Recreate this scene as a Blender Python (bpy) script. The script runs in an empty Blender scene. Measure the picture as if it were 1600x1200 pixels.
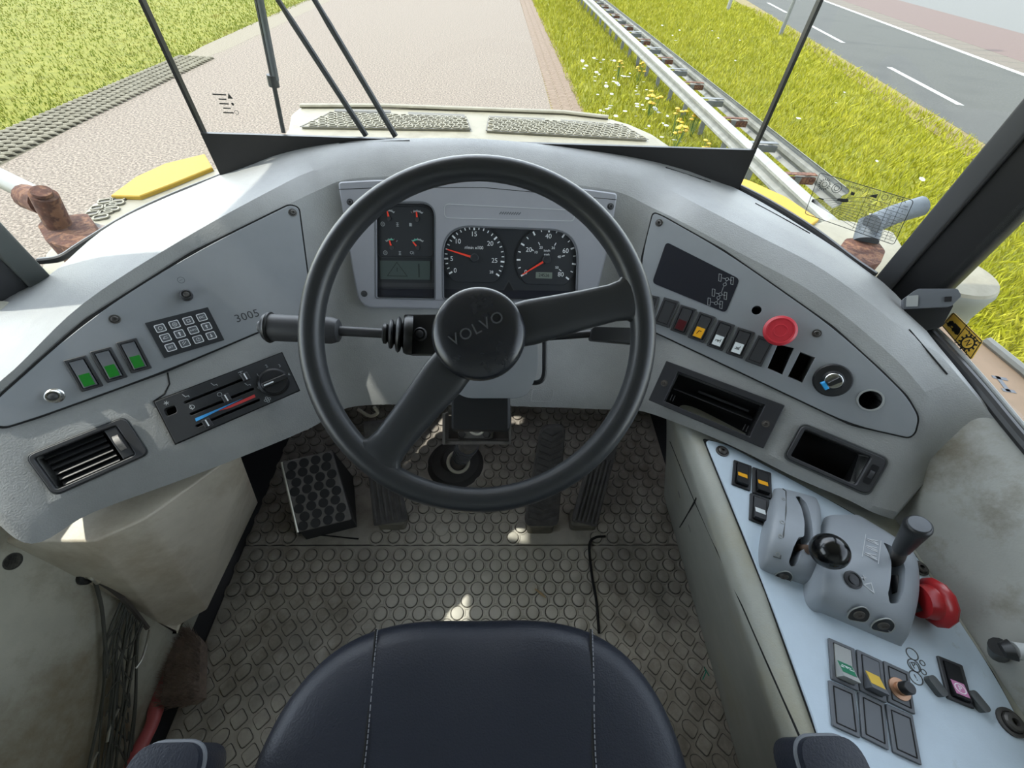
import bpy, math, random
import numpy as np
from mathutils import Vector, Matrix
from mathutils.geometry import tessellate_polygon
random.seed(7); rng = np.random.default_rng(7)
sc = bpy.context.scene
COL = sc.collection
R = math.radians

# ------------------------------------------------------------------ camera
FPX = 640.0
PITCH, YAW, ROLL = R(48.6), R(2.4), R(0.9)
CAM = Vector((0.028, 0.0, 1.15))
_r = Vector((1, 0, 0)); _f = Vector((0, math.cos(PITCH), -math.sin(PITCH))); _u = Vector((0, math.sin(PITCH), math.cos(PITCH)))
FW = _f*math.cos(YAW) + _r*math.sin(YAW); r2 = _r*math.cos(YAW) - _f*math.sin(YAW)
RT = r2*math.cos(ROLL) + _u*math.sin(ROLL); UP = _u*math.cos(ROLL) - r2*math.sin(ROLL)
cd = bpy.data.cameras.new('camera'); cam = bpy.data.objects.new('camera', cd); COL.objects.link(cam)
cd.sensor_fit = 'HORIZONTAL'; cd.sensor_width = 36; cd.lens = FPX/1600*36; cd.clip_start = 0.02; cd.clip_end = 400
cam.matrix_world = Matrix((( RT.x, UP.x, -FW.x, CAM.x), (RT.y, UP.y, -FW.y, CAM.y), (RT.z, UP.z, -FW.z, CAM.z), (0, 0, 0, 1)))
sc.camera = cam

# ------------------------------------------------------------------ light
sc.view_settings.view_transform = 'Standard'; sc.view_settings.look = 'None'
sc.view_settings.gamma = 1; sc.view_settings.use_curve_mapping = False
sc.view_settings.exposure = 1.36
w = bpy.data.worlds.new('sky'); sc.world = w; w.use_nodes = True
nt = w.node_tree; nt.nodes.clear()
o = nt.nodes.new('ShaderNodeOutputWorld'); b = nt.nodes.new('ShaderNodeBackground'); s = nt.nodes.new('ShaderNodeTexSky')
s.sky_type = 'NISHITA'; s.sun_disc = False; s.sun_elevation = R(54); s.sun_rotation = R(330); s.air_density = 1.0; s.dust_density = 0.6; s.ozone_density = 1.0
b.inputs['Strength'].default_value = 0.36
hs = nt.nodes.new('ShaderNodeHueSaturation'); hs.inputs['Saturation'].default_value = 0.38
nt.links.new(s.outputs[0], hs.inputs['Color']); nt.links.new(hs.outputs[0], b.inputs[0]); nt.links.new(b.outputs[0], o.inputs[0])
sl = bpy.data.lights.new('sun', 'SUN'); sun = bpy.data.objects.new('sun', sl); COL.objects.link(sun)
sl.energy = 2.1; sl.angle = R(0.6); sl.color = (1.0, 0.955, 0.88)
SUND = Vector((0.57, -0.15, -0.807)).normalized()
sun.rotation_euler = SUND.to_track_quat('-Z', 'Y').to_euler(); sun.location = (0, 0, 6)

# ------------------------------------------------------------------ sight lines of the camera (used to measure the cab)
def ray(x, y): return FW + RT*((x-800)/FPX) + UP*((600-y)/FPX)
def ax(x, y, d): return CAM + ray(x, y)*d
def onz(x, y, z): d = ray(x, y); return CAM + d*((z-CAM.z)/d.z)
def onx(x, y, X): d = ray(x, y); return CAM + d*((X-CAM.x)/d.x)
def ony(x, y, Y): d = ray(x, y); return CAM + d*((Y-CAM.y)/d.y)
def onp(x, y, O, n): d = ray(x, y); return CAM + d*((O-CAM).dot(n)/d.dot(n))
def NV(t, a):
    t = R(t); a = R(a); return Vector((math.cos(t)*math.sin(a), -math.cos(t)*math.cos(a), math.sin(t)))

class Fr:
    """a working plane: origin, normal towards the driver, x direction"""
    def __init__(s, O, n, xd):
        s.O = O.copy(); s.n = n.normalized(); s.x = (xd - s.n*xd.dot(s.n)).normalized(); s.y = s.n.cross(s.x)
        s.M = Matrix(((s.x.x, s.y.x, s.n.x, O.x), (s.x.y, s.y.y, s.n.y, O.y), (s.x.z, s.y.z, s.n.z, O.z), (0, 0, 0, 1)))
    def uv(s, px, py, h=0.0):
        P = onp(px, py, s.O + s.n*h, s.n) - s.O; return Vector((P.dot(s.x), P.dot(s.y)))
    def poly(s, pts, h=0.0): return [s.uv(*p, h) for p in pts]
    def mat(s, u, v, h=0.0, rot=0.0): return s.M @ Matrix.Translation((u, v, h)) @ Matrix.Rotation(rot, 4, 'Z')
    def w(s, u, v, h=0.0): return s.O + s.x*u + s.y*v + s.n*h

# ------------------------------------------------------------------ materials
MATS = {}
def mat(name, col, rough=0.5, metal=0.0, var=0.0, vs=8.0, bump=0.0, bs=300.0, col2=None, c2s=3.0, c2lo=0.5, c2hi=0.7, spec=0.5, coat=0.0, bdist=0.001, emit=None):
    if name in MATS: return MATS[name]
    m = bpy.data.materials.new(name); m.use_nodes = True; MATS[name] = m
    n = m.node_tree; N = n.nodes; L = n.links; p = N['Principled BSDF']
    p.inputs['Roughness'].default_value = rough; p.inputs['Metallic'].default_value = metal
    p.inputs['Specular IOR Level'].default_value = spec; p.inputs['Coat Weight'].default_value = coat
    p.inputs['Base Color'].default_value = (*col, 1)
    tc = N.new('ShaderNodeTexCoord')
    last = None
    if var > 0:
        t = N.new('ShaderNodeTexNoise'); t.inputs['Scale'].default_value = vs; t.inputs['Detail'].default_value = 6; t.inputs['Roughness'].default_value = 0.65
        L.new(tc.outputs['Object'], t.inputs['Vector'])
        r = N.new('ShaderNodeValToRGB'); r.color_ramp.elements[0].position = 0.3; r.color_ramp.elements[1].position = 0.7
        r.color_ramp.elements[0].color = (*[c*(1-var) for c in col], 1); r.color_ramp.elements[1].color = (*[min(1, c*(1+var)) for c in col], 1)
        L.new(t.outputs['Fac'], r.inputs['Fac']); last = r.outputs['Color']
    if col2:
        t = N.new('ShaderNodeTexNoise'); t.inputs['Scale'].default_value = c2s; t.inputs['Detail'].default_value = 8; t.inputs['Roughness'].default_value = 0.7
        L.new(tc.outputs['Object'], t.inputs['Vector'])
        r = N.new('ShaderNodeMapRange'); r.inputs['From Min'].default_value = c2lo; r.inputs['From Max'].default_value = c2hi
        L.new(t.outputs['Fac'], r.inputs['Value'])
        x = N.new('ShaderNodeMix'); x.data_type = 'RGBA'; L.new(r.outputs[0], x.inputs['Factor'])
        x.inputs['A'].default_value = (*col, 1); x.inputs['B'].default_value = (*col2, 1)
        if last: L.new(last, x.inputs['A'])
        last = x.outputs['Result']
    if last: L.new(last, p.inputs['Base Color'])
    if bump > 0:
        t = N.new('ShaderNodeTexNoise'); t.inputs['Scale'].default_value = bs; t.inputs['Detail'].default_value = 3
        L.new(tc.outputs['Object'], t.inputs['Vector'])
        bb = N.new('ShaderNodeBump'); bb.inputs['Strength'].default_value = bump; bb.inputs['Distance'].default_value = bdist
        L.new(t.outputs['Fac'], bb.inputs['Height']); L.new(bb.outputs[0], p.inputs['Normal'])
    if emit:
        p.inputs['Emission Color'].default_value = (*emit, 1); p.inputs['Emission Strength'].default_value = 1
    return m
M_DASH = mat('dash_grey_plastic', (0.285, 0.29, 0.284), 0.52, var=0.10, vs=9, bump=0.75, bs=430, col2=(0.325, 0.325, 0.31), c2s=7, c2lo=0.55, c2hi=0.8, spec=0.3)
M_PANEL = mat('panel_grey_plastic', (0.235, 0.248, 0.262), 0.55, var=0.05, vs=10, bump=0.08, bs=700)
M_CLUS = mat('cluster_grey_plastic', (0.27, 0.275, 0.30), 0.5, var=0.04, vs=12)
M_CONP = mat('console_panel_paint', (0.47, 0.56, 0.64), 0.42, var=0.07, vs=9, bump=0.1, bs=500, col2=(0.33, 0.37, 0.37), c2s=11, c2lo=0.62, c2hi=0.75)
M_SHELL = mat('console_shell_plastic', (0.34, 0.35, 0.31), 0.5, var=0.12, vs=7, bump=0.3, bs=420, col2=(0.33, 0.31, 0.22), c2s=5, c2lo=0.5, c2hi=0.75)
M_WALL = mat('side_trim_dirty', (0.27, 0.272, 0.25), 0.55, var=0.12, vs=6, bump=0.2, bs=350, col2=(0.13, 0.115, 0.08), c2s=7, c2lo=0.50, c2hi=0.68)
M_LWALL = mat('left_trim_dirty', (0.42, 0.41, 0.335), 0.6, var=0.16, vs=6, bump=0.2, bs=350, col2=(0.21, 0.165, 0.10), c2s=4, c2lo=0.46, c2hi=0.68)
M_BLK = mat('black_plastic', (0.008, 0.0085, 0.0095), 0.42)
M_DGREY = mat('dark_grey_plastic', (0.030, 0.031, 0.034), 0.5)
M_MGREY = mat('mid_grey_plastic', (0.10, 0.108, 0.12), 0.5)
M_GAP = mat('gap_black', (0.006, 0.006, 0.006), 0.9)
M_VOID = mat('cavity_black', (0.004, 0.004, 0.005), 0.9)
M_WHEEL = mat('wheel_black_polyurethane', (0.020, 0.022, 0.0245), 0.36, bump=0.1, bs=900, spec=0.5)
M_HUB = mat('hub_black', (0.012, 0.0135, 0.017), 0.26, spec=0.55, var=0.2, vs=30)
M_LEATH = mat('black_vinyl', (0.014, 0.0165, 0.0245), 0.42, bump=0.5, bs=480, spec=0.36, bdist=0.0008)
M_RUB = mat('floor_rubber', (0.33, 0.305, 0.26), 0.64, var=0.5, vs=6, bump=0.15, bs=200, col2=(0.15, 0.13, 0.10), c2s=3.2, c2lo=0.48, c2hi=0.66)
def dusty(m, col, cx, cy, rad, fac=.8):  # mixes a paler colour into the material around a centre point
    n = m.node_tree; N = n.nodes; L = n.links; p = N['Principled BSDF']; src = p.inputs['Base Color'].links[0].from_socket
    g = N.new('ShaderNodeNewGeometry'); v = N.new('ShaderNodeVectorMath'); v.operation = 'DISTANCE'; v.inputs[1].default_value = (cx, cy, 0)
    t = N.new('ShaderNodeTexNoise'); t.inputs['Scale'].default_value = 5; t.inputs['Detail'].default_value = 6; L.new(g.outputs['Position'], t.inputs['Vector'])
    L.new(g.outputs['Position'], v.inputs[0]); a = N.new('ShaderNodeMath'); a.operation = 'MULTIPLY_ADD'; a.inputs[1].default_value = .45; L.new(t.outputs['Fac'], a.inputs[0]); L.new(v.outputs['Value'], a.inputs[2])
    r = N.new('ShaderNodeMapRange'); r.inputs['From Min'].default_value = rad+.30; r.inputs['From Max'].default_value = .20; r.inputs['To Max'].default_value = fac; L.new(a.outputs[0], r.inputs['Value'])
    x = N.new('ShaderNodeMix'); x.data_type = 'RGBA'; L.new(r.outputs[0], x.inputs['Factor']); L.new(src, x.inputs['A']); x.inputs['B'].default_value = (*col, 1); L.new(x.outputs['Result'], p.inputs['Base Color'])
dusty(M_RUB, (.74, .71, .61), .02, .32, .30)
M_PED = mat('pedal_rubber', (0.105, 0.10, 0.097), 0.7, var=0.3, vs=30, bump=0.4, bs=300)
M_STEEL = mat('bracket_steel', (0.10, 0.09, 0.08), 0.55, 0.5, var=0.3, vs=30)
M_CHROME = mat('worn_chrome', (0.6, 0.6, 0.58), 0.25, 1.0)
M_SCREW = mat('screw_dark', (0.09, 0.085, 0.08), 0.45, 0.6)
M_CREAM = mat('cream_ring', (0.55, 0.52, 0.42), 0.5)
M_WHITE = mat('print_white', (0.75, 0.77, 0.78), 0.6)
M_PGREY = mat('print_grey', (0.33, 0.35, 0.36), 0.6)
M_DIAL = mat('dial_black', (0.016, 0.019, 0.023), 0.5)
M_RED = mat('needle_red', (0.85, 0.06, 0.03), 0.45)
M_LCD = mat('lcd_olive', (0.055, 0.075, 0.07), 0.35)
M_LCD2 = mat('lcd_pale', (0.17, 0.20, 0.17), 0.35)
M_LCDD = mat('lcd_dark', (0.02, 0.028, 0.028), 0.4)
M_SCRN = mat('display_glass', (0.018, 0.019, 0.026), 0.22)
M_GRN = mat('lens_green', (0.006, 0.12, 0.012), 0.3)
M_GRN2 = mat('legend_green', (0.02, 0.17, 0.09), 0.4)
M_LRED = mat('lens_dark_red', (0.06, 0.004, 0.008), 0.3)
M_ORG = mat('lens_orange', (0.75, 0.36, 0.01), 0.4)
M_YEL = mat('legend_yellow', (0.62, 0.42, 0.06), 0.4)
M_LWHT = mat('lens_white', (0.62, 0.66, 0.66), 0.4)
M_PINK = mat('legend_pink', (0.55, 0.22, 0.40), 0.4)
M_STOP = mat('stop_red', (0.50, 0.025, 0.04), 0.4, var=0.1, vs=40)
M_REDK = mat('red_knob', (0.30, 0.012, 0.015), 0.3)
M_BLUE = mat('scale_blue', (0.05, 0.33, 0.72), 0.5)
M_SRED = mat('scale_red', (0.62, 0.05, 0.05), 0.5)
M_LGREY = mat('light_grey_plastic', (0.30, 0.31, 0.30), 0.5)
M_HOUS = mat('lever_housing_grey', (0.25, 0.275, 0.30), 0.42, var=0.05, vs=14, bump=0.06, bs=500)
M_GLOSS = mat('gloss_black', (0.004, 0.0045, 0.005), 0.17, spec=0.5)
M_BRIS = mat('bristle_brown', (0.24, 0.18, 0.14), 0.9, var=0.3, vs=60)
M_BRED = mat('brush_red', (0.42, 0.09, 0.09), 0.45, var=0.15, vs=20)
M_CORD = mat('net_cord', (0.06, 0.06, 0.048), 0.7)
M_CLIP = mat('net_clip_metal', (0.6, 0.58, 0.5), 0.3, 0.9)
M_FRAME = mat('pillar_black', (0.006, 0.006, 0.007), 0.4, spec=0.3)
M_PILG = mat('pillar_grey', (0.06, 0.065, 0.065), 0.45, var=0.1, vs=6)
M_STITCH = mat('stitch_grey', (0.16, 0.165, 0.18), 0.7)

def glass():
    m = bpy.data.materials.new('window_glass'); m.use_nodes = True; n = m.node_tree; n.nodes.clear()
    o = n.nodes.new('ShaderNodeOutputMaterial'); mx = n.nodes.new('ShaderNodeMixShader'); t = n.nodes.new('ShaderNodeBsdfTransparent'); g = n.nodes.new('ShaderNodeBsdfGlossy')
    lw = n.nodes.new('ShaderNodeLayerWeight'); lw.inputs['Blend'].default_value = .5; pw = n.nodes.new('ShaderNodeMath'); pw.operation = 'POWER'; pw.inputs[1].default_value = 5; n.links.new(lw.outputs['Facing'], pw.inputs[0])
    f = n.nodes.new('ShaderNodeMath'); f.operation = 'MULTIPLY_ADD'; f.inputs[1].default_value = .5; f.inputs[2].default_value = .012; n.links.new(pw.outputs[0], f.inputs[0])
    t.inputs[0].default_value = (0.96, 0.98, 0.97, 1); g.inputs['Roughness'].default_value = 0.02
    n.links.new(f.outputs[0], mx.inputs[0]); n.links.new(t.outputs[0], mx.inputs[1]); n.links.new(g.outputs[0], mx.inputs[2]); n.links.new(mx.outputs[0], o.inputs[0])
    return m
M_GLASS = glass()

# ------------------------------------------------------------------ shapes: every function returns (verts, faces)
def V3(p): return Vector((p[0], p[1], p[2] if len(p) > 2 else 0.0))
def area(l): return sum(l[i][0]*l[(i+1) % len(l)][1]-l[(i+1) % len(l)][0]*l[i][1] for i in range(len(l)))/2
def offset(l, d):
    n = len(l); out = []
    for i in range(n):
        a = Vector(l[i-1][:2]); b_ = Vector(l[i][:2]); c = Vector(l[(i+1) % n][:2])
        e1 = (b_-a); e2 = (c-b_)
        if e1.length < 1e-9 or e2.length < 1e-9: out.append(b_); continue
        e1.normalize(); e2.normalize(); n1 = Vector((-e1.y, e1.x)); n2 = Vector((-e2.y, e2.x)); m = n1+n2
        k = m.length_squared
        out.append(b_ + m*(2*d/k if k > 0.3 else 0))
    return out
def rounded(pts, r, seg=5):
    n = len(pts); out = []
    rr = r if isinstance(r, (list, tuple)) else [r]*n
    for i in range(n):
        a = Vector(pts[i-1][:2]); b_ = Vector(pts[i][:2]); c = Vector(pts[(i+1) % n][:2])
        d1 = a-b_; d2 = c-b_; q = min(rr[i], d1.length*0.48, d2.length*0.48)
        if q < 1e-6: out.append(b_); continue
        s_ = b_+d1.normalized()*q; e = b_+d2.normalized()*q
        for k in range(seg+1):
            t = k/seg; out.append(s_*(1-t)**2 + b_*2*t*(1-t) + e*t*t)
    return out
def rrect(w_, h_, r=0.0, cx=0, cy=0, seg=5, rot=0.0):
    p = [(-w_/2, -h_/2), (w_/2, -h_/2), (w_/2, h_/2), (-w_/2, h_/2)]
    p = rounded(p, r, seg) if r > 0 else [Vector(q) for q in p]
    c, s_ = math.cos(rot), math.sin(rot)
    return [Vector((cx+q.x*c-q.y*s_, cy+q.x*s_+q.y*c)) for q in p]
def circ(r, n=28, cx=0, cy=0, a0=0, a1=2*math.pi):
    return [Vector((cx+r*math.cos(a0+(a1-a0)*i/n), cy+r*math.sin(a0+(a1-a0)*i/n))) for i in range(n)]
def plate(loops, h, z0=0.0, ch=0.0, back=True):
    if not isinstance(loops[0], (list, tuple)): loops = [loops]
    L = []
    for i, l in enumerate(loops):
        l = [Vector((q[0], q[1])) for q in l]
        if (area(l) > 0) != (i == 0): l.reverse()
        L.append(l)
    tri = tessellate_polygon([[Vector((q.x, q.y, 0)) for q in l] for l in L])
    n = sum(len(l) for l in L); v = []; f = []
    zt = z0+h
    rings = [(L, z0)] + ([(L, zt-ch)] if ch > 0 else [])
    rings.append(([offset(l, ch) for l in L] if ch > 0 else L, zt))
    for ls, z in rings:
        for l in ls: v += [(q.x, q.y, z) for q in l]
    k = len(rings)-1
    flat = [q for l in L for q in l]
    for t in tri:
        a, b_, c = [flat[i] for i in t]
        s_ = (b_-a).x*(c-a).y-(b_-a).y*(c-a).x
        t = tuple(t) if s_ > 0 else (t[0], t[2], t[1])
        f.append(tuple(k*n+i for i in t))
        if back: f.append(tuple(i for i in reversed(t)))
    for r_ in range(k):
        o_ = 0
        for l in L:
            m = len(l)
            for i in range(m):
                j = (i+1) % m; f.append((r_*n+o_+i, r_*n+o_+j, (r_+1)*n+o_+j, (r_+1)*n+o_+i))
            o_ += m
    return v, f
def lathe(prof, seg=32):
    v = []; f = []
    for r_, z in prof:
        for i in range(seg): a = 2*math.pi*i/seg; v.append((r_*math.cos(a), r_*math.sin(a), z))
    for k in range(len(prof)-1):
        for i in range(seg): j = (i+1) % seg; f.append((k*seg+i, k*seg+j, (k+1)*seg+j, (k+1)*seg+i))
    if prof[-1][0] > 1e-5: f.append(tuple((len(prof)-1)*seg+i for i in range(seg)))
    if prof[0][0] > 1e-5: f.append(tuple(reversed(range(seg))))
    return v, f
def tube(pts, rad, seg=12, closed=False, flat=1.0, upv=None):
    pts = [Vector(p) for p in pts]; n = len(pts); rad = rad if isinstance(rad, (list, tuple)) else [rad]*n
    v = []; f = []; up = None
    for i, p in enumerate(pts):
        a = pts[i-1] if (i > 0 or closed) else p; b_ = pts[(i+1) % n] if (i < n-1 or closed) else p
        t = (b_-a).normalized()
        if upv is not None: up = Vector(upv)
        if up is None: up = Vector((0, 0, 1)) if abs(t.z) < 0.9 else Vector((1, 0, 0))
        s_ = t.cross(up); s_ = s_.normalized() if s_.length > 1e-6 else t.orthogonal().normalized(); up = s_.cross(t).normalized()
        for k in range(seg):
            an = 2*math.pi*k/seg; v.append(tuple(p + s_*math.cos(an)*rad[i] + up*math.sin(an)*rad[i]*flat))
    for i in range(n if closed else n-1):
        j = (i+1) % n
        for k in range(seg): l = (k+1) % seg; f.append((i*seg+k, i*seg+l, j*seg+l, j*seg+k))
    if not closed: f.append(tuple(reversed(range(seg)))); f.append(tuple((n-1)*seg+k for k in range(seg)))
    return v, f
def grid(rows, closed=False):
    m = len(rows[0]); v = [tuple(p) for r_ in rows for p in r_]; f = []
    for i in range(len(rows)-1):
        for j in range(m if closed else m-1):
            k = (j+1) % m; f.append((i*m+j, i*m+k, (i+1)*m+k, (i+1)*m+j))
    return v, f
def box(sx, sy, sz, ch=0.0, r=0.0, c=(0, 0, 0)):
    v, f = plate([rrect(sx, sy, r, c[0], c[1])], sz, c[2], ch); return v, f
def hexa(p8):
    """solid from 8 corners: 4 lower then 4 upper, both counter-clockwise from above"""
    return [tuple(p) for p in p8], [(3, 2, 1, 0), (4, 5, 6, 7), (0, 1, 5, 4), (1, 2, 6, 5), (2, 3, 7, 6), (3, 0, 4, 7)]
def spline(pts, k=6, closed=False):
    pts = [Vector(p) for p in pts]; n = len(pts); out = []
    for i in range(n if closed else n-1):
        p0 = pts[i-1] if (i > 0 or closed) else pts[0]*2-pts[1]; p1 = pts[i]; p2 = pts[(i+1) % n]
        p3 = pts[(i+2) % n] if (i < n-2 or closed) else pts[-1]*2-pts[-2]
        for j in range(k):
            t = j/k; out.append(0.5*((2*p1)+(p2-p0)*t+(2*p0-5*p1+4*p2-p3)*t*t+(3*p1-p0-3*p2+p3)*t**3))
    if not closed: out.append(pts[-1])
    return out
def sphere(r_, seg=28, rings=16, sx=1, sy=1, sz=1):
    return lathe([(max(1e-6, r_*math.sin(math.pi*i/rings))*sx, -r_*math.cos(math.pi*i/rings)*sz) for i in range(rings+1)], seg)
_tc = {}
def text(body, size, align='CENTER', shear=0.0, ext=0.0003, space=1.0):
    key = (body, size, align, shear, ext, space)
    if key in _tc: return _tc[key]
    c = bpy.data.curves.new('txt', 'FONT'); c.body = body; c.size = size; c.align_x = align; c.align_y = 'CENTER'; c.extrude = ext; c.shear = shear; c.space_character = space
    c.resolution_u = 3
    o_ = bpy.data.objects.new('txt', c); COL.objects.link(o_)
    me = bpy.data.meshes.new_from_object(o_.evaluated_get(bpy.context.evaluated_depsgraph_get()))
    v = [tuple(q.co) for q in me.vertices]; f = [tuple(p.vertices) for p in me.polygons]
    bpy.data.objects.remove(o_); bpy.data.curves.remove(c); bpy.data.meshes.remove(me)
    _tc[key] = (v, f); return v, f

class MB:
    def __init__(s): s.v = []; s.f = []; s.m = []
    def add(s, vf, mi=0, M=None, T=None):
        v, f = vf; k = len(s.v)
        if T is not None: M = Matrix.Translation(V3(T)) @ (M or Matrix.Identity(4))
        if M is not None: v = [tuple(M @ Vector(p)) for p in v]
        s.v += [tuple(p) for p in v]; s.f += [tuple(i+k for i in q) for q in f]; s.m += [mi]*len(f); return s
WM = {}
def put(o_, parent, M):
    M = M if M is not None else Matrix.Identity(4)
    WM[o_] = M
    if parent is not None:
        o_.parent = parent; o_.matrix_basis = WM[parent].inverted() @ M
    else: o_.matrix_basis = M
def build(name, mb, mats, parent=None, M=None, ang=35, recentre=False):
    if isinstance(mb, tuple): mb = MB().add(mb)
    mats = mats if isinstance(mats, (list, tuple)) else [mats]
    M = M if M is not None else Matrix.Identity(4)
    v = mb.v
    if recentre and v:
        a = np.array(v); c = (a.min(0)+a.max(0))/2; c[2] = a[:, 2].min()
        v = [tuple(q) for q in (a-c)]; M = M @ Matrix.Translation(Vector(c))
    me = bpy.data.meshes.new(name); me.from_pydata(v, [], mb.f)
    for x in mats: me.materials.append(x)
    me.polygons.foreach_set('material_index', mb.m)
    me.polygons.foreach_set('use_smooth', [True]*len(me.polygons)); me.update()
    me.set_sharp_from_angle(angle=R(ang))
    o_ = bpy.data.objects.new(name, me); COL.objects.link(o_); put(o_, parent, M); return o_
def tag(o_, label, cat, group=None):
    o_['label'] = label; o_['category'] = cat
    if group: o_['group'] = group
    return o_
def thing(name, label, cat, loc, group=None, M=None):
    o_ = bpy.data.objects.new(name, None); COL.objects.link(o_); o_.empty_display_size = 0.05
    put(o_, None, M if M is not None else Matrix.Translation(Vector(loc))); return tag(o_, label, cat, group)
def struct(name, mb, mats, M=None, ang=35, kind='structure', **k):
    o_ = build(name, mb, mats, None, M, ang, **k); o_['kind'] = kind; return o_
def fplate(name, F, px, h, mats, parent, z0=0.0, ch=0.0, r=0.0, holes=(), uv=False):
    """a plate on working plane F whose outline is measured on the plane"""
    p = [Vector(q) for q in px] if uv else F.poly(px)
    c = sum(p, Vector((0, 0)))/len(p)
    p = [q-c for q in p]
    if r: p = rounded(p, r)
    hs = [[Vector(q)-c for q in hh] for hh in holes]
    return build(name, plate([p]+hs, h, z0, ch), mats, parent, F.mat(c.x, c.y)), c
def quad(F, px, h=0.0):
    """centre, width, height and rotation of a rectangle seen at four corners (top-left, top-right, bottom-right, bottom-left)"""
    a, b_, c, d = F.poly(px, h); m = (a+b_+c+d)/4; e = ((b_-a)+(c-d))/2; g = ((a-d)+(b_-c))/2
    r1 = math.atan2(e.y, e.x); r2_ = math.atan2(-g.x, g.y); return m, e.length, g.length, (r1+r2_)/2

# ------------------------------------------------------------------ working planes of the cab
A_L = onz(455, 320, .79); F_L = Fr(A_L+NV(35, 46)*.0025, NV(35, 46), A_L-onz(0, 620, .70))
A_R = onz(1030, 335, .79); nR = NV(35, 38); nR.x *= -1; F_R = Fr(A_R+nR.normalized()*.0025, nR, onz(1450, 610, .70)-A_R)
fa, fb = onp(485, 480, A_L, F_L.n), onp(0, 670, A_L, F_L.n)
F_BL = Fr(fa+NV(45, 47)*.0028, NV(45, 47), fa-fb)
ga, gb = onp(1020, 512, A_R, F_R.n), onp(1425, 680, A_R, F_R.n)
nBR = NV(45, 38.5); nBR.x *= -1; F_BR = Fr(ga+nBR.normalized()*.0022, nBR, gb-ga)
F_C = Fr(Vector((0, .825, .80)), NV(35, 0), Vector((1, 0, 0)))
c0 = onp(755, 484, F_C.O, F_C.n); F_BC = Fr(c0, NV(50, 0), Vector((1, 0, 0)))
ZC = 0.52
F_K = Fr(Vector((0.5, 0.2, ZC)), Vector((0, 0, 1)), Vector((1, 0, 0)))

CUT = []      # openings cut through the dashboard shell: (frame, outline uv, depth)
# ================================================================== STRUCTURE
# --- floor, walls, ceiling
mb = MB(); mb.add(box(1.7, 2.0, 0.03, c=(0, 0.0, -0.03))); struct('floor', mb, M_DGREY)
mb = MB()
for w0 in (0, .03):
    pl0 = [(-.80-w0, .54), (-.74-w0, .72), (-.60-w0*.7, .975+w0), (.60+w0*.7, .975+w0), (.76+w0, .72), (.80+w0, .54)]
    r0_ = [[(x, y, 0) for x, y in pl0], [(x, y, .66) for x, y in pl0]]
    mb.add(grid(r0_ if w0 == 0 else r0_[::-1]))
struct('wall_front', mb, M_DGREY)
def wallside(sgn, m, name, prof):
    rows = []
    for y in [-.85, -.5, -.2, 0.1, 0.35, 0.56]:
        rows.append([(sgn*x, y, z) for x, z in prof])
    mb = MB().add(grid(rows)); struct(name, mb, m)
pr = spline([Vector((x, 0, z)) for x, z in [(0.60, 0.0), (0.64, .25), (0.69, .50), (0.712, .60), (0.735, .672), (0.76, .70), (0.785, .702)]], 4)
prof = [(p.x, p.z) for p in pr] + [(0.795, .698), (0.795, 0.0)]
wallside(1, M_WALL, 'wall_right', prof)
pl_ = spline([Vector((x, 0, z)) for x, z in [(0.665, 0.03), (0.672, .25), (0.695, .45), (0.725, .60), (0.76, .69), (0.80, .702)]], 4)
wallside(-1, M_LWALL, 'wall_left', [(p.x, p.z) for p in pl_] + [(0.86, .702), (0.86, 0.0)])
mb = MB().add(box(2.26, 2.16, 0.05, c=(0, 0.13, 1.78))); struct('ceiling', mb, mat('headliner', (.42, .415, .40), .9))  # overhang past the glass added out of view to keep sun off the dash
mb = MB().add(box(1.72, 0.05, 1.775, c=(0, -0.9, 0))); struct('wall_back', mb, M_LGREY)  # unseen rear wall, closed to full height to cut light from behind
for i, x in enumerate((-.83, .83)):
    struct('trim_%d' % (5+i), MB().add(box(.04, .50, 1.075, c=(x, -.62, .70))), M_LGREY)  # unseen panels added in place of rear side glass to darken the cab

struct('trim_15', MB().add(box(.035, .94, .60, c=(-.835, .09, 1.175))), M_LGREY)  # unseen panel added above the left glass to stop sun reaching the floor

# --- windscreen and side glass
YG = 0.95; XP = 0.575
def pane(name, a, b_, z0, z1, th=0.005):
    a = Vector((*a, 0)); b_ = Vector((*b_, 0)); d = (b_-a); L_ = d.length; d.normalize(); n = Vector((d.y, -d.x, 0))
    M = Matrix(((d.x, 0, n.x, a.x), (d.y, 0, n.y, a.y), (0, 1, 0, z0), (0, 0, 0, 1)))
    return struct(name, MB().add(plate([rrect(L_, z1-z0, 0.0, L_/2, (z1-z0)/2)], th)), M_GLASS, M)
PLX, PLY = -0.775, 0.60
PRX, PRY = 0.79, 0.66
pane('window_1', (-XP, YG), (XP, YG), .70, 1.76)
pane('window_2', (PLX, PLY), (-XP, YG), .68, 1.76)
pane('window_3', (XP, YG), (PRX, PRY), .68, 1.76)
pane('window_4', (.800, .62), (.800, -.38), .702, 1.76)
pane('window_5', (-.835, -.38), (-.835, .56), .702, 1.175)
# dark bonded joints between the panes
for i, x in enumerate((-XP, XP)):
    struct('trim_%d' % (1+i), MB().add(box(.006, .012, 1.02, c=(x, YG, .74))), M_FRAME)
# black band along the foot of the windscreen
zl, zr = 0.838, 0.848
mb = MB()
mb.add(hexa([(-XP, YG-.012, .66), (XP, YG-.012, .66), (XP, YG-.004, .66), (-XP, YG-.004, .66), (-XP, YG-.012, zl), (XP, YG-.012, zr), (XP, YG-.004, zr), (-XP, YG-.004, zl)]))
struct('trim_3', mb, M_FRAME)
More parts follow.
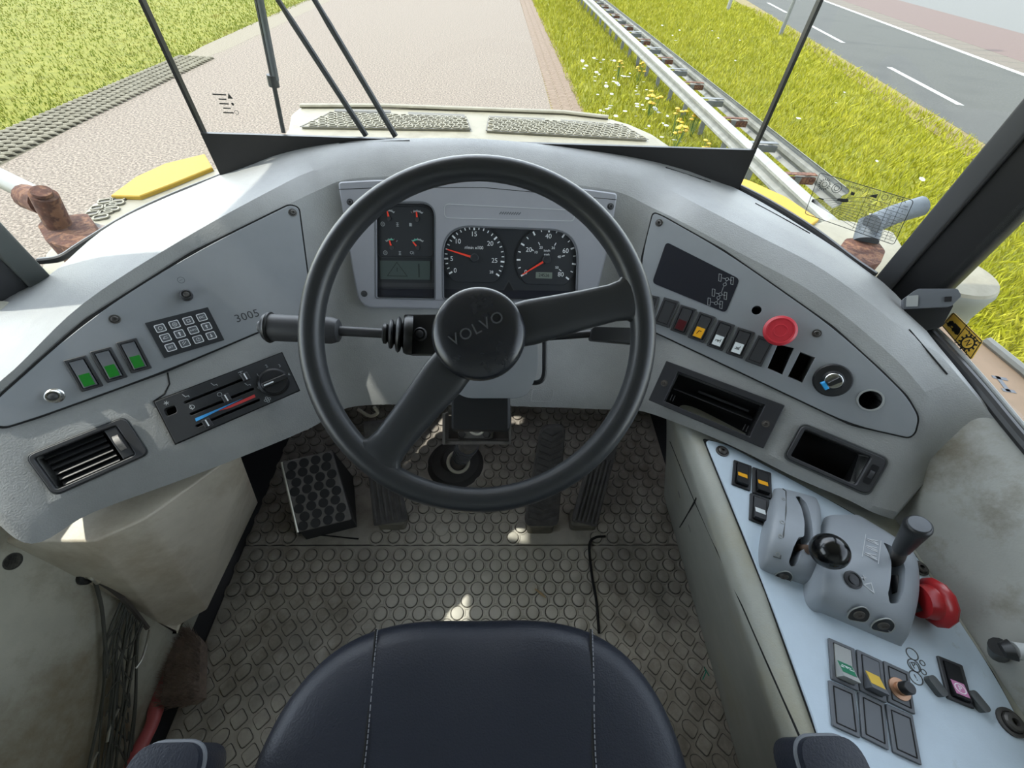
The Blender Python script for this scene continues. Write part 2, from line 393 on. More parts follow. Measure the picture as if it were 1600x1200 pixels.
# --- corner pillars
def pillar(name, px0, px1, z, out, m1, m2, dep=.03):
    a = onz(*px0, z); b_ = onz(*px1, z); d = (b_-a).xy; L_ = d.length; d.normalize(); n = Vector((d.y, -d.x))
    if n.dot(out) < 0: n = -n
    M = Matrix(((d.x, n.x, 0, a.x), (d.y, n.y, 0, a.y), (0, 0, 1, .60), (0, 0, 0, 1)))
    if d.x*n.y-d.y*n.x < 0:
        M = Matrix(((n.x, d.x, 0, a.x), (n.y, d.y, 0, a.y), (0, 0, 1, .60), (0, 0, 0, 1)))
        P = rounded([(0, 0), (dep, 0), (dep, L_), (0, L_)], [.004, .01, .01, .012]); rib = rrect(.012, L_*.34, .005, -.003, L_*.17)
    else:
        P = rounded([(0, 0), (L_, 0), (L_, dep), (0, dep)], [.004, .012, .01, .01]); rib = rrect(L_*.34, .012, .005, L_*.17, -.003)
    mb = MB().add(plate([P], 1.18)).add(plate([rib], 1.18), 1)
    return struct(name, mb, [m1, m2], M)
pillar('trim_4', (1368, 437), (1446, 487), .715, Vector((1, 0.3)), M_FRAME, M_DGREY)
pillar('trim_7', (76, 430), (-30, 480), .70, Vector((-1, 0.3)), M_DGREY, M_PILG, .12)

# ================================================================== DASHBOARD
S = [  # outer px, z | ridge px | brow px | fold px | band bottom px | edge px | zone
 ((-150, 575), .68, (-150, 690), (-120, 717), (-60, 697), (-40, 760), (-25, 800), 'L'),
 ((0, 462), .69, (0, 596), (0, 619), (5, 672), (22, 806), (50, 850), 'L'),
 ((75, 431), .70, (130, 474), (135, 498), (130, 627), (140, 756), (145, 801), 'L'),
 ((180, 347), .735, (285, 374), (300, 393), (300, 563), (290, 686), (292, 747), 'L'),
 ((338, 276), .755, (420, 299), (445, 322), (420, 508), (400, 640), (405, 703), 'L'),
 ((440, 240), .79, (490, 266), (500, 296), (490, 481), (480, 612), (487, 668), 'T'),
 ((530, 223), .82, (550, 255), (545, 280), (545, 481), (545, 603), (545, 637), 'C'),
 ((640, 216), .835, (640, 249), (640, 275), (640, 484), (640, 600), (640, 632), 'C'),
 ((755, 217), .84, (755, 250), (755, 277), (755, 486), (755, 601), (755, 634), 'C'),
 ((870, 228), .84, (870, 259), (870, 286), (870, 489), (870, 604), (870, 637), 'C'),
 ((985, 245), .825, (975, 275), (962, 299), (950, 491), (950, 608), (950, 640), 'C'),
 ((1065, 264), .80, (1035, 292), (1018, 324), (1005, 508), (1000, 615), (1000, 642), 'T2'),
 ((1147, 293), .775, (1095, 322), (1070, 349), (1040, 523), (1065, 648), (1070, 666), 'R'),
 ((1250, 352), .76, (1180, 366), (1150, 392), (1140, 573), (1150, 683), (1150, 700), 'R'),
 ((1382, 443), .735, (1290, 424), (1270, 457), (1250, 625), (1240, 730), (1240, 745), 'R'),
 ((1470, 545), .72, (1410, 515), (1385, 548), (1350, 672), (1325, 768), (1322, 780), 'R'),
 ((1520, 606), .71, (1478, 585), (1445, 612), (1420, 684), (1365, 790), (1362, 800), 'R'),
 ((1556, 650), .70, (1542, 660), (1505, 690), (1462, 735), (1402, 800), (1396, 812), 'E'),
]
ST = []
for o_, zo, rg, br, fo, bb, ed, zn in S:
    P1 = onz(*o_, zo)
    if o_ in ((338, 276), (1147, 293)) or zn == 'C' or zn in ('T', 'T2'):
        P1 = ony(*o_, .937)
    if zn == 'L': P4 = onp(*br, A_L, F_L.n); P5 = onp(*fo, A_L, F_L.n); P6 = onp(*bb, fa, F_BL.n)
    elif zn == 'R': P4 = onp(*br, A_R, F_R.n); P5 = onp(*fo, A_R, F_R.n); P6 = onp(*bb, ga, F_BR.n)
    elif zn == 'C': P4 = onp(*br, F_C.O, F_C.n); P5 = onp(*fo, F_C.O, F_C.n); P6 = onp(*bb, F_BC.O, F_BC.n)
    elif zn in ('T', 'T2'):
        Fa, Fb, oa, ob = (F_L, F_BL, A_L, fa) if zn == 'T' else (F_R, F_BR, A_R, ga)
        P4 = (onp(*br, oa, Fa.n)+onp(*br, F_C.O, F_C.n))/2
        P5 = (onp(*fo, oa, Fa.n)+onp(*fo, F_C.O, F_C.n))/2
        P6 = (onp(*bb, ob, Fb.n)+onp(*bb, F_BC.O, F_BC.n))/2
    else:
        P4 = onz(*br, .655); P5 = onz(*fo, .60); P6 = onz(*bb, .558)
    P3 = onz(*rg, P4.z+.018 if zn != 'E' else .69)
    d6 = (P6-CAM).length
    P7 = CAM + ray(*ed)*((P6-CAM).dot(FW)+(.012 if zn != 'R' else 0.004))
    back = Vector((P1.x-P7.x, P1.y-P7.y, 0)); back.normalize()
    P8 = P7 + back*.10 + Vector((0, 0, .03))
    P0 = P1 + Vector((0, 0, -.07)); P9 = P0 + Vector((0, 0, -.06)) - back*.03
    P2 = P1.lerp(P3, .5) + Vector((0, 0, .004))
    ST.append([P9, P0, P1, P2, P3, P4, P5, P6, P7, P8])
rows = []
for k in range(10):
    rows.append(spline([s_[k] for s_ in ST], 6))
nst = len(rows[0])
secs = []
for j in range(nst): secs.append([rows[k][j] for k in range(10)])
v, f = grid(secs, closed=True)
f.append(tuple(reversed(range(10)))); f.append(tuple((nst-1)*10+i for i in range(10)))
f = [tuple(reversed(q)) for q in f]
dash = thing('dashboard', 'wide grey curved dashboard wrapping round the steering wheel below the windscreen', 'dashboard', (0, .75, .6))
DASH_VF = (v, f)

def screw(name, F, px, r_, parent, m=None, h=0.0, uv=None, socket=True):
    c = uv if uv is not None else F.uv(*px)
    mb = MB().add(lathe([(r_*1.5, 0), (r_*1.5, r_*.25), (r_*1.15, r_*.3), (r_*1.1, r_*.1), (r_, r_*.1), (r_, r_*.55), (r_*.8, r_*.75), (r_*.42, r_*.78), (r_*.4, r_*.3), (0, r_*.3)], 20), 0)
    return build(name, mb, m or M_SCREW, parent, F.mat(c.x, c.y, h))

# ------- rocker switch: frame, tilting rocker, coloured legend
def rocker(F, px, parent, lens=None, top=None, frame=M_DGREY, h=0.0, blank=False, tilt=1, lens_part=(0.0, .5), sym=None, symm=None, name='rocker_switch', fr=1.0, th=.0035, raise_=.004):
    m, w_, hh, rot = quad(F, px, h) if len(px) == 4 else px
    M = F.mat(m.x, m.y, h, rot)
    if blank:
        mb = MB().add(plate([rrect(w_, hh, .0015)], th, 0, .0008)).add(plate([rrect(w_*.74, hh*.82, .001), rrect(w_*.66, hh*.77, .001)], .0006, th-.0001), 1)
        return build('switch_blank', mb, [frame, M_GAP], parent, M)
    iw, ih = w_*.62, hh*.80
    fo = build(name, MB().add(plate([rrect(w_, hh, .0015), rrect(iw+.0016, ih+.0016, .001)], th, 0, .0008)).add(plate([rrect(iw+.001, ih+.001)], .0006, 0), 1), [frame, M_GAP], parent, M)
    # rocker body profile along its length (v), extruded across (u)
    a = raise_*tilt
    pr_ = [(-ih/2, .0006), (-ih/2, th+max(a, 0)+.001), (0, th+.0012), (ih/2, th+max(-a, 0)+.001), (ih/2, .0006)]
    vv = [(x, y, z) for x in (-iw/2, iw/2) for y, z in pr_]
    ff = [(0, 1, 2, 3, 4)[::-1], (5, 6, 7, 8, 9)] + [(i, i+1, i+6, i+5) for i in range(4)]
    ro = build('rocker', MB().add((vv, [tuple(reversed(q)) for q in ff])), top or M_MGREY, fo, M)
    if lens:
        def zat(y): return (th+.0012)+(max(a, 0)-.0002)*(-y/(ih/2)) if y < 0 else (th+.0012)+(max(-a, 0)-.0002)*(y/(ih/2))
        y0, y1 = -ih/2+ih*lens_part[0]+.0012, -ih/2+ih*lens_part[1]-.0006
        x0, x1 = -iw/2+.0016, iw/2-.0016
        e = .0005
        le = hexa([(x0, y0, zat(y0)-e), (x1, y0, zat(y0)-e), (x1, y1, zat(y1)-e), (x0, y1, zat(y1)-e), (x0, y0, zat(y0)+e), (x1, y0, zat(y0)+e), (x1, y1, zat(y1)+e), (x0, y1, zat(y1)+e)])
        mb = MB().add(le)
        if sym:
            ym = (y0+y1)/2; sl_ = math.atan2(zat(y1)-zat(y0), y1-y0)
            mb.add(sym, 1, Matrix.Translation((0, ym, zat(ym)+e)) @ Matrix.Rotation(sl_, 4, 'X'))
        build('legend', mb, [lens, symm or M_GAP], fo, M)
    return fo
def cat_(*ps):
    m = MB()
    for p in ps: m.add(*p) if isinstance(p, tuple) and isinstance(p[0], tuple) else m.add(p)
    return (m.v, m.f)
def bars(segs, w_=.0006, h=.0003):
    m = MB()
    for x0, y0, x1, y1 in segs:
        L_ = math.hypot(x1-x0, y1-y0); a = math.atan2(y1-y0, x1-x0)
        m.add(plate([rrect(L_+w_, w_)], h), 0, Matrix.Translation(((x0+x1)/2, (y0+y1)/2, 0)) @ Matrix.Rotation(a, 4, 'Z'))
    return (m.v, m.f)
def ringp(r_, w_=.0006, h=.0003, cx=0, cy=0, a0=0, a1=2*math.pi, n=24):
    if a1-a0 > 6.2: return plate([circ(r_, n, cx, cy), circ(r_-w_, n, cx, cy)], h)
    o_ = circ(r_, n, cx, cy, a0, a1)+[Vector((cx+r_*math.cos(a1), cy+r_*math.sin(a1)))]
    i_ = circ(r_-w_, n, cx, cy, a0, a1)+[Vector((cx+(r_-w_)*math.cos(a1), cy+(r_-w_)*math.sin(a1)))]
    return plate([o_+list(reversed(i_))], h)
def inverted_liner(F, pts, depth, parent, name='recess', m=None):
    """walls and bottom of an opening"""
    n = len(pts); v = [(p.x, p.y, 0) for p in pts]+[(p.x, p.y, -depth) for p in pts]
    P = [Vector((q.x, q.y)) for q in pts]
    if area(P) < 0: v = [(p.x, p.y, 0) for p in reversed(pts)]+[(p.x, p.y, -depth) for p in reversed(pts)]
    f = [(i, i+n, (i+1) % n+n, (i+1) % n) for i in range(n)]+[tuple(range(n, 2*n))]
    return build(name, MB().add((v, f)), m or M_VOID, parent, F.M)

# ================================================================== LEFT SWITCH PANEL
TL = thing('switch_panel', 'grey left dashboard panel with three green rocker switches and a white-key pad', 'control panel', F_L.O)
hp = [(-24, 650), (-2, 623), (135, 501), (300, 396), (452, 321), (466, 325), (487, 483), (260, 579), (60, 651), (2, 669)]
P = F_L.poly(hp)
build('gap', plate([rounded(offset(P, -.0026 if area(P) > 0 else .0026), .01)], .0018), M_GAP, TL, F_L.M)
fplate('panel_plate', F_L, hp, .0028, M_PANEL, TL, .0002, .0008, r=[.02, .01, .3, .3, .018, .018, .004, .3, .3, .02])
H = .003
for q in ([(100, 564), (135, 554), (161, 603), (128, 613)], [(142, 550), (174, 541), (199, 589), (167, 599)], [(183, 536), (214, 527), (237, 575), (205, 584)]):
    rocker(F_L, q, TL, M_GRN, M_MGREY, M_DGREY, H)
screw('screw', F_L, (180, 499), .0045, TL, h=H); screw('screw', F_L, (457, 333), .0045, TL, h=H)
def pushknob(F, px, r_, parent, h, m1, m2, name='push_button', tall=.012):
    c = F.uv(*px)
    o_ = build(name, lathe([(r_*1.15, 0), (r_*1.15, .002), (r_, .003), (r_, tall), (r_*.85, tall+.0015), (r_*.7, tall+.0015), (r_*.7, tall-.002), (0, tall-.002)], 24), m1, parent, F.mat(c.x, c.y, h))
    build('plunger', lathe([(r_*.62, tall-.002), (r_*.62, tall+.0005), (r_*.4, tall+.002), (0, tall+.0022)], 20), m2, o_, F.mat(c.x, c.y, h)); return o_
pushknob(F_L, (87, 618), .0088, TL, H, M_CHROME, M_DGREY)
pushknob(F_L, (291, 462), .0078, TL, H, M_DGREY, M_SCREW, tall=.016)
c = F_L.uv(283, 438); build('worn_symbol', MB().add(ringp(.005, .0008, .0002)).add(bars([(-.002, 0, .002, 0)])), M_MGREY, TL, F_L.mat(c.x, c.y, H, -.1))
c = F_L.uv(386, 494)
a0 = F_L.uv(366, 500); a1 = F_L.uv(408, 488); rt = math.atan2((a1-a0).y, (a1-a0).x)
build('number_marking', text('3005', .0185, ext=.0002, space=1.05), M_DGREY, TL, F_L.mat(c.x, c.y, H, rt))
# keypad with twelve keys
kq = [(229, 507), (326, 477), (347, 530), (257, 562)]
m_, kw, kh, kr = quad(F_L, kq, H)
KM = F_L.mat(m_.x, m_.y, H, kr)
kp = build('keypad', MB().add(plate([rrect(kw, kh, .001)], .0016, 0, .0004)), M_DIAL, TL, KM)
icons = [ringp(.0028, .0006), cat_(ringp(.003, .0006), ringp(.0012, .0004)), bars([(-.002, -.002, .002, -.002), (.002, -.002, .002, .002), (.002, .002, -.002, .002), (-.002, .002, -.002, -.002)]), text('ESC', .0045, ext=.0002),
         bars([(-.003, -.001, .003, -.001), (-.003, -.001, -.001, .002), (-.001, .002, .003, .002)]), cat_(plate([[(-.0008, -.003), (.0008, -.003), (.0008, .001), (.0022, .001), (0, .0035), (-.0022, .001), (-.0008, .001)]], .0003)), text('INFO', .0038, ext=.0002), plate([[(-.0006, -.003), (.0006, -.003), (.0006, .0005), (.002, .0005), (0, .003), (-.002, .0005), (-.0006, .0005)]], .0003),
         text('SET', .0045, ext=.0002), bars([(-.0025, -.002, .0025, .002), (-.0025, .001, 0, .003)]), cat_(ringp(.0028, .0005), bars([(0, 0, .0015, .0015)])), plate([[(-.0006, .003), (.0006, .003), (.0006, -.0005), (.002, -.0005), (0, -.003), (-.002, -.0005), (-.0006, -.0005)]], .0003)]
for i in range(12):
    r_, cc = divmod(i, 4); ux = (cc-1.5)*kw*.222; uy = (1-r_)*kh*.275
    M = KM @ Matrix.Translation((ux, uy, .0014))
    k_ = kw*.155
    mb = MB().add(plate([rrect(k_, k_*.92, .002)], .0012), 0).add(plate([rrect(k_, k_*.92, .002), rrect(k_-.0022, k_*.92-.0022, .0015)], .0004, .0011), 1).add(icons[i], 1, Matrix.Translation((0, 0, .0012)))
    build('key', mb, [M_MGREY, M_WHITE], kp, M)

# ================================================================== RIGHT SWITCH PANEL
TR = thing('switch_panel', 'grey right dashboard panel with dark screen, red stop button and ignition key', 'control panel', F_R.O)
hp = [(1021, 333), (1034, 338), (1169, 397), (1219, 454), (1300, 511), (1375, 579), (1416, 620), (1434, 652), (1428, 676), (1419, 683), (1330, 663), (1180, 592), (1020, 517), (1000, 505), (1003, 405)]
hp[2] = (1130, 392)
P = F_R.poly(hp)
holes_px = [[(1215, 538), (1240, 544), (1222, 585), (1199, 575)], [(1250, 550), (1273, 559), (1253, 597.5), (1231, 588)]]
HR = [offset([Vector(q) for q in F_R.poly(h_)], 0) for h_ in holes_px]
c6 = F_R.uv(1182, 485); HR.append(circ(.0075, 20, c6.x, c6.y)); c7 = F_R.uv(1359, 625); HR.append(circ(.0150, 26, c7.x, c7.y))
build('gap', plate([rounded(offset(P, -.0024) if area(P) > 0 else offset(P, .0024), .01)]+HR, .0018), M_GAP, TR, F_R.M)
Pr = rounded(P, [.01, .01]+[.3]*3+[.3, .03, .01, .01, .01, .3, .3, .3, .01, .3], 4)
build('panel_plate', plate([Pr]+HR, .0028, .0002, .0006), M_PANEL, TR, F_R.M)
for h_ in HR:
    CUT.append((F_R, h_, .05)); inverted_liner(F_R, h_, .045, TR, 'opening')
build('hole_rim', plate([circ(.0178, 26), circ(.0150, 26)], .0012, 0, .0004), M_LGREY, TR, F_R.mat(c7.x, c7.y, H))
# screen
sq = [(1041, 378), (1156, 436), (1134, 489), (1019, 442)]
sp = F_R.poly(sq, H); cs = sum(sp, Vector((0, 0)))/4
scr = build('display_screen', MB().add(plate([rounded([p-cs for p in sp], .008)], .0008), 0), [M_SCRN], TR, F_R.mat(cs.x, cs.y, H))
# axle diagram
def drawpx(F, segs, h, wd=.0009): return bars([(*F.uv(a, b_, h), *F.uv(c, d, h)) for a, b_, c, d in segs], wd, .0002)
def cpx(x, y): return (1000+x/3.2, 320+y/3.2)
seg = []
for (x, y) in ((435, 372), (402, 447), (380, 492)):
    dx, dy = 30, 8
    for s_ in (-1, 1):
        cx_, cy_ = x+s_*dx, y+s_*dy
        q = [(-5-5, -19+0), (8-5, -16), (0+0, 19), (-12, 16)]
        pts = [cpx(cx_+a, cy_+b_) for a, b_ in q]
        seg += [(*pts[i], *pts[(i+1) % 4]) for i in range(4)]
        seg.append((*cpx(x+s_*10, y+s_*3), *cpx(cx_-s_*6, cy_-s_*2)))
seg += [(*cpx(418, 408), *cpx(408, 436)), (*cpx(392, 472), *cpx(386, 482)), (*cpx(432, 384), *cpx(426, 392))]
mb = MB().add(drawpx(F_R, seg, H+.001, .0007))
for (x, y) in ((435, 372), (424, 398), (402, 447), (392, 465), (380, 492)):
    u_ = F_R.uv(*cpx(x, y), H+.001); mb.add(ringp(.0030, .0007, .0002, u_.x, u_.y, n=14))
build('axle_diagram', mb, M_PGREY, scr, F_R.mat(0, 0, H+.0008))
tri_ = plate([[(-.004, -.003), (.004, -.003), (.001, .003)]], .0003)
rocker(F_R, [(1011, 460), (1029, 463), (1018, 505), (998, 498)], TR, blank=True, h=H)
rocker(F_R, [(1037, 463), (1059, 471.6), (1046, 514), (1023.5, 504)], TR, blank=True, h=H)
rocker(F_R, [(1063.5, 475), (1087, 483.5), (1072.5, 525.6), (1049, 515)], TR, M_LRED, M_DGREY, h=H)
rocker(F_R, [(1093, 486.6), (1116.6, 495), (1100.6, 538), (1075.6, 526)], TR, M_ORG, M_DGREY, h=H, sym=cat_(bars([(-.003, -.003, -.001, .003), (-.001, .003, .003, .003)], .0011)))
rocker(F_R, [(1122, 499), (1146.6, 507.5), (1130, 550.6), (1105, 539)], TR, M_LWHT, M_DGREY, h=H, sym=bars([(-.004, .001, .004, .001), (-.004, .001, -.004, -.002), (.001, .001, .001, -.003), (.004, -.003, .004, .004), (-.001, .001, -.001, -.002)], .0008))
rocker(F_R, [(1152.5, 510.6), (1178, 519), (1161, 562), (1134, 551)], TR, M_LWHT, M_DGREY, h=H, sym=bars([(-.004, -.002, .003, -.002), (-.003, .001, .003, .001), (.003, .001, .003, .004), (-.002, -.0005, .002, -.0005)], .0009))
rocker(F_R, [(1184, 523), (1209, 532), (1190.6, 574.7), (1165, 563)], TR, blank=True, h=H)
screw('screw', F_R, (1030, 349), .0045, TR, h=H); screw('screw', F_R, (1275.6, 521), .0045, TR, h=H)
# stop button
c = F_R.uv(1217, 517, H)
sb = build('stop_button', lathe([(.0145, 0), (.0145, .008), (.0125, .010), (.0125, .014)], 28), M_DGREY, TR, F_R.mat(c.x, c.y, H))
build('button_cap', lathe([(.0145, .013), (.0235, .0145), (.0252, .018), (.0245, .022), (.021, .0245), (.0195, .0242), (.0188, .0232), (.0110, .0236), (.0105, .0242), (.0092, .0242), (.0088, .0236), (0, .0238)], 36), M_STOP, sb, F_R.mat(c.x, c.y, H))
# ignition
c = F_R.uv(1300, 594, H)
ig = build('ignition_switch', lathe([(.027, 0), (.027, .003), (.025, .0055), (.016, .007), (.015, .010), (.0135, .0115), (0, .0115)], 36), M_BLK, TR, F_R.mat(c.x, c.y, H))
build('barrel', lathe([(.0125, .011), (.0125, .0135), (.0115, .0145), (0, .0145)], 28), M_CHROME, ig, F_R.mat(c.x, c.y, H))
KMx = F_R.mat(c.x, c.y, H+.014, R(-20))
build('key', MB().add(plate([rounded([(-.0035, -.011), (.0035, -.011), (.0045, .009), (-.0045, .009)], .003)], .014, 0, .001)), M_BLK, ig, KMx)
build('key_tag', MB().add(box(.013, .006, .010, .001, c=(0, -.0145, 0))), mat('tag_blue', (0.03, .35, .75), .4), ig, KMx)

# ================================================================== INSTRUMENT CLUSTER
TC = thing('instrument_cluster', 'grey instrument cluster with rev counter and speedometer behind the steering wheel', 'instrument cluster', F_C.w(0, -.1))
bez = [(528, 284), (600, 280), (755, 281), (880, 290), (965, 302), (952, 380), (925, 489), (755, 484), (562, 481), (545, 390)]
win1 = [(588, 317), (679, 317), (679, 467), (588, 465)]
Pb = F_C.poly(bez, .010)
W1 = rounded(F_C.poly(win1, .010), [.03, .03, .004, .004], 8)
win2 = [(692, 353), (903, 361), (900, 470), (693, 466)]
W2 = rounded(F_C.poly(win2, .010), [.058, .058, .004, .004], 12)
build('bezel', plate([rounded(Pb, [.008, .3, .3, .3, .008, .3, .03, .3, .03, .3]), W1, W2], .012, .000, .003), M_CLUS, TC, F_C.M)
mb = MB()
for a, b_ in ((W1, 0), (W2, 0)): mb.add(plate([offset(a, -.0025 if area(a) > 0 else .0025), a], .0012, .0115, .0004))
build('window_rim', mb, M_MGREY, TC, F_C.M)
# moulded steps and name strip above the dials
mb = MB().add(drawpx(F_C, [(530, 296, 600, 293), (600, 293, 755, 293), (755, 293, 962, 312)], .012, .0012), 0)
build('moulded_line', mb, M_GAP, TC, F_C.mat(0, 0, .012))
sp_ = F_C.poly([(694, 318), (898, 328), (898, 346), (694, 341)], .012); c = sum(sp_, Vector((0, 0)))/4; sp_ = [p-c for p in sp_]; so = rounded(sp_, .0105, 8)
build('name_strip', MB().add(plate([so, offset(so, .0013 if area(so) > 0 else -.0013)], .0008), 1).add(bars([(-.02+i*.0047, -.0015, -.017+i*.0047, .0015) for i in range(9)], .0022, .0002), 2), [M_CLUS, mat('strip_edge', (.42, .43, .45), .5), M_MGREY], TC, F_C.mat(c.x, c.y, .012))
build('backing', MB().add(plate([offset(W1, -.001 if area(W1) > 0 else .001)], .001, .0005)).add(plate([offset(W2, -.001 if area(W2) > 0 else .001)], .001, .0005)), M_DIAL, TC, F_C.M)
HD = .004
PXM = F_C.uv(800, 400, HD)-F_C.uv(700, 400, HD); PXU = PXM.length/100   # metres per picture pixel on the dial plane
def dial(name, px, rp, clipb, majors, minors, labels, needle, extra=None):
    c = F_C.uv(*px, HD); r_ = rp*PXU
    o_ = circ(r_*1.03, 48); yb = -clipb*PXU
    o_ = [Vector((p.x, max(p.y, yb))) for p in o_]
    oo = [o_[0]]
    for p in o_[1:]:
        if (p-oo[-1]).length > 1e-5: oo.append(p)
    M = F_C.mat(c.x, c.y, .0012)
    g = build(name, MB().add(plate([oo], .0025, 0, .0006)).add(ringp(r_*1.05, r_*.012, .0032, n=48, a0=R(-38), a1=R(218)), 1), [M_DIAL, M_DGREY], TC, M)
    mb = MB()
    for a in majors: mb.add(plate([rrect(.0078, .0032)], .0003), 0, Matrix.Rotation(R(a), 4, 'Z') @ Matrix.Translation((r_*.93, 0, .0025)))
    for a in minors: mb.add(plate([rrect(.0052, .0020)], .0003), 0, Matrix.Rotation(R(a), 4, 'Z') @ Matrix.Translation((r_*.935, 0, .0025)))
    for t, x, y, sz in labels: mb.add(text(t, sz), 0, Matrix.Translation((x*r_, y*r_, .0027)))
    if extra: mb.add(extra(r_), 0, Matrix.Translation((0, 0, .0026)))
    build('dial_marking', mb, M_WHITE, g, M)
    n0 = 0.06*r_; n1 = .93*r_
    build('needle', MB().add(plate([[(n0, -.0022), (n1, -.0009), (n1, .0009), (n0, .0022)]], .0012, .0045)), M_RED, g, M @ Matrix.Rotation(R(needle), 4, 'Z'))
    build('needle_hub', lathe([(.0085, .0025), (.0085, .006), (.007, .0072), (0, .0074)], 24), M_DIAL, g, M)
    return g
tmaj = [212, 183, 137, 91, 43, -6, -34]; tmin = [202, 192.5, 173.8, 164.6, 155.4, 146.2, 127.8, 118.6, 109.4, 100.2, 81.4, 71.8, 62.2, 52.6, 33.2, 23.4, 13.6, 3.8, -15, -24.5]
dial('rev_counter', (741.5, 403), 47.5, 37, tmaj, tmin,
     [('0', -.64, -.42, .013), ('5', -.75, -.05, .013), ('10', -.55, .50, .013), ('15', -.02, .74, .013), ('20', .51, .46, .013), ('25', .66, -.07, .013), ('28', .56, -.44, .008), ('r/min x100', -.02, .32, .0085)], 165)
smaj = [213-31.4*i for i in range(9)]; smin = [213-31.4*i-15.7 for i in range(8)]
def kmh(r_):
    m = MB()
    for a, l in ((148, '10'), (118, '20'), (62, '30'), (14, '40'), (-34, '50')):
        m.add(plate([rrect(.006, .0016)], .0002), 0, Matrix.Rotation(R(a), 4, 'Z') @ Matrix.Translation((r_*.57, 0, 0)))
        m.add(text(l, .0072), 0, Matrix.Translation((r_*.43*math.cos(R(a)), r_*.43*math.sin(R(a)), 0)))
    m.add(text('km/h', .0065), 0, Matrix.Translation((0, r_*.29, 0))).add(text('mph', .0065), 0, Matrix.Translation((0, r_*.17, 0)))
    return (m.v, m.f)
sp = dial('speedometer', (854, 406), 47.5, 38, smaj, smin,
     [('0', -.68, -.42, .013), ('20', -.60, .30, .013), ('40', .03, .74, .013), ('60', .62, .30, .013), ('80', .50, -.46, .013)], 212, kmh)
c = F_C.uv(854, 406, HD); rr_ = 47.5*PXU
build('odometer_window', MB().add(plate([rrect(.034, .0125, .001)], .0006), 0).add(text('24526', .009), 1, Matrix.Translation((0, 0, .0007))), [M_LCD2, M_GAP], sp, F_C.mat(c.x-.004, c.y-.50*rr_, .0038))
# warning triangle between the dials and lamp strip below
c = F_C.uv(795, 447, HD)
build('warning_triangle', MB().add(plate([rounded([(-.014, -.011), (.014, -.011), (0, .014)], .002)], .0008), 0).add(plate([rounded([(-.010, -.009), (.010, -.009), (0, .009)], .002)], .0003, .0008), 1), [M_DGREY, M_VOID], TC, F_C.mat(c.x, c.y, .0015))
pL = F_C.poly([(695, 452), (900, 455), (899, 468), (695, 464)], HD)
build('warning_lamp_strip', plate([pL], .001, .0015), M_SCRN, TC, F_C.M)
# small gauges
TG = []
g0 = F_C.uv(634, 365, HD)
def lobes():
    w_ = 91*PXU*.99; pts = []
    cs_ = [(-.25, .28), (.25, .28), (.25, -.24), (-.25, -.24)]
    return w_
W1c = F_C.poly([(590, 322), (677, 322), (677, 401), (591, 401)], HD); cg = sum(W1c, Vector((0, 0)))/4
gb = rounded([p-cg for p in W1c], [.02, .026, .008, .008], 6)
sgp = build('gauge_block', MB().add(plate([gb], .003, 0, .0008)).add(plate([offset(gb, -.0012 if area(gb) > 0 else .0012), gb], .0045, 0), 1), [M_DIAL, M_DGREY], TC, F_C.mat(cg.x, cg.y, .0012))
def minig(px, arcs, needle, icons_, band=None):
    c = F_C.uv(*px, HD); M = F_C.mat(c.x, c.y, .0042); r_ = 13*PXU
    mb = MB()
    for a0_, a1_, mi in arcs: mb.add(ringp(r_, r_*.16, .0003, 0, 0, R(a0_), R(a1_), 10), mi)
    for a in (50, 70, 90, 110, 130): mb.add(plate([rrect(r_*.22, .0010)], .0003), 0, Matrix.Rotation(R(a), 4, 'Z') @ Matrix.Translation((r_*.98, 0, 0)))
    for k_, x, y in icons_: mb.add(k_, 0, Matrix.Translation((x, y, 0)))
    build('gauge_marking', mb, [M_PGREY, M_LRED, mat('arc_green', (.10, .42, .30), .6)], sgp, M)
    build('needle', MB().add(plate([[(.002, -.0018), (r_*.85, -.0011), (r_*.85, .0011), (.002, .0018)]], .0012, .0008)), M_RED, sgp, M @ Matrix.Rotation(R(needle), 4, 'Z'))
    build('needle_hub', lathe([(.0042, 0), (.0042, .0022), (0, .0026)], 16), M_DGREY, sgp, M)
ib = cat_(ringp(.0042, .0008), bars([(-.002, .001, .002, .001), (-.002, -.0012, .002, -.0012)]))
ip = bars([(0, -.0035, 0, .0035), (-.002, .003, .002, .003), (-.002, 0, .002, 0), (-.002, -.003, .002, -.003)], .0010)
ifu = cat_(plate([rrect(.004, .006)], .0003), bars([(.003, -.003, .003, .002)]))
io = cat_(ringp(.003, .0009), bars([(.0045, -.003, .0045, .002)]))
minig((608, 342), [(50, 130, 0)], 100, [(ib, -.013, -.010), (ip, .016, -.010)])
minig((652, 343), [(50, 118, 0), (118, 132, 1)], 94, [(ifu, -.014, -.010)])
minig((612, 387), [(50, 75, 1), (75, 115, 2), (115, 132, 0)], 104, [(ib, -.013, -.010), (ip, .016, -.010)])
minig((653, 387), [(50, 92, 0), (92, 132, 2)], 131, [(io, -.013, -.010)])
lq = F_C.poly([(593, 407), (672, 408), (672, 437), (594, 436)], HD); c = sum(lq, Vector((0, 0)))/4
lc = build('text_display', MB().add(plate([[p-c for p in lq]], .0018), 0).add(bars([(-.036, -.012, -.016, .015), (-.016, .015, .004, -.012), (-.036, -.012, .004, -.012), (-.016, -.003, -.016, .004)], .0016, .0002), 1, Matrix.Translation((0, 0, .0018))).add(bars([(.028, -.012, .028, .012)], .003, .0002), 1, Matrix.Translation((0, 0, .0018))), [M_LCD, M_LCDD], TC, F_C.mat(c.x, c.y, .0015))
pL = F_C.poly([(590, 441), (678, 442), (678, 449), (590, 448)], HD); pM = F_C.poly([(590, 451), (678, 452), (678, 464), (590, 463)], HD)
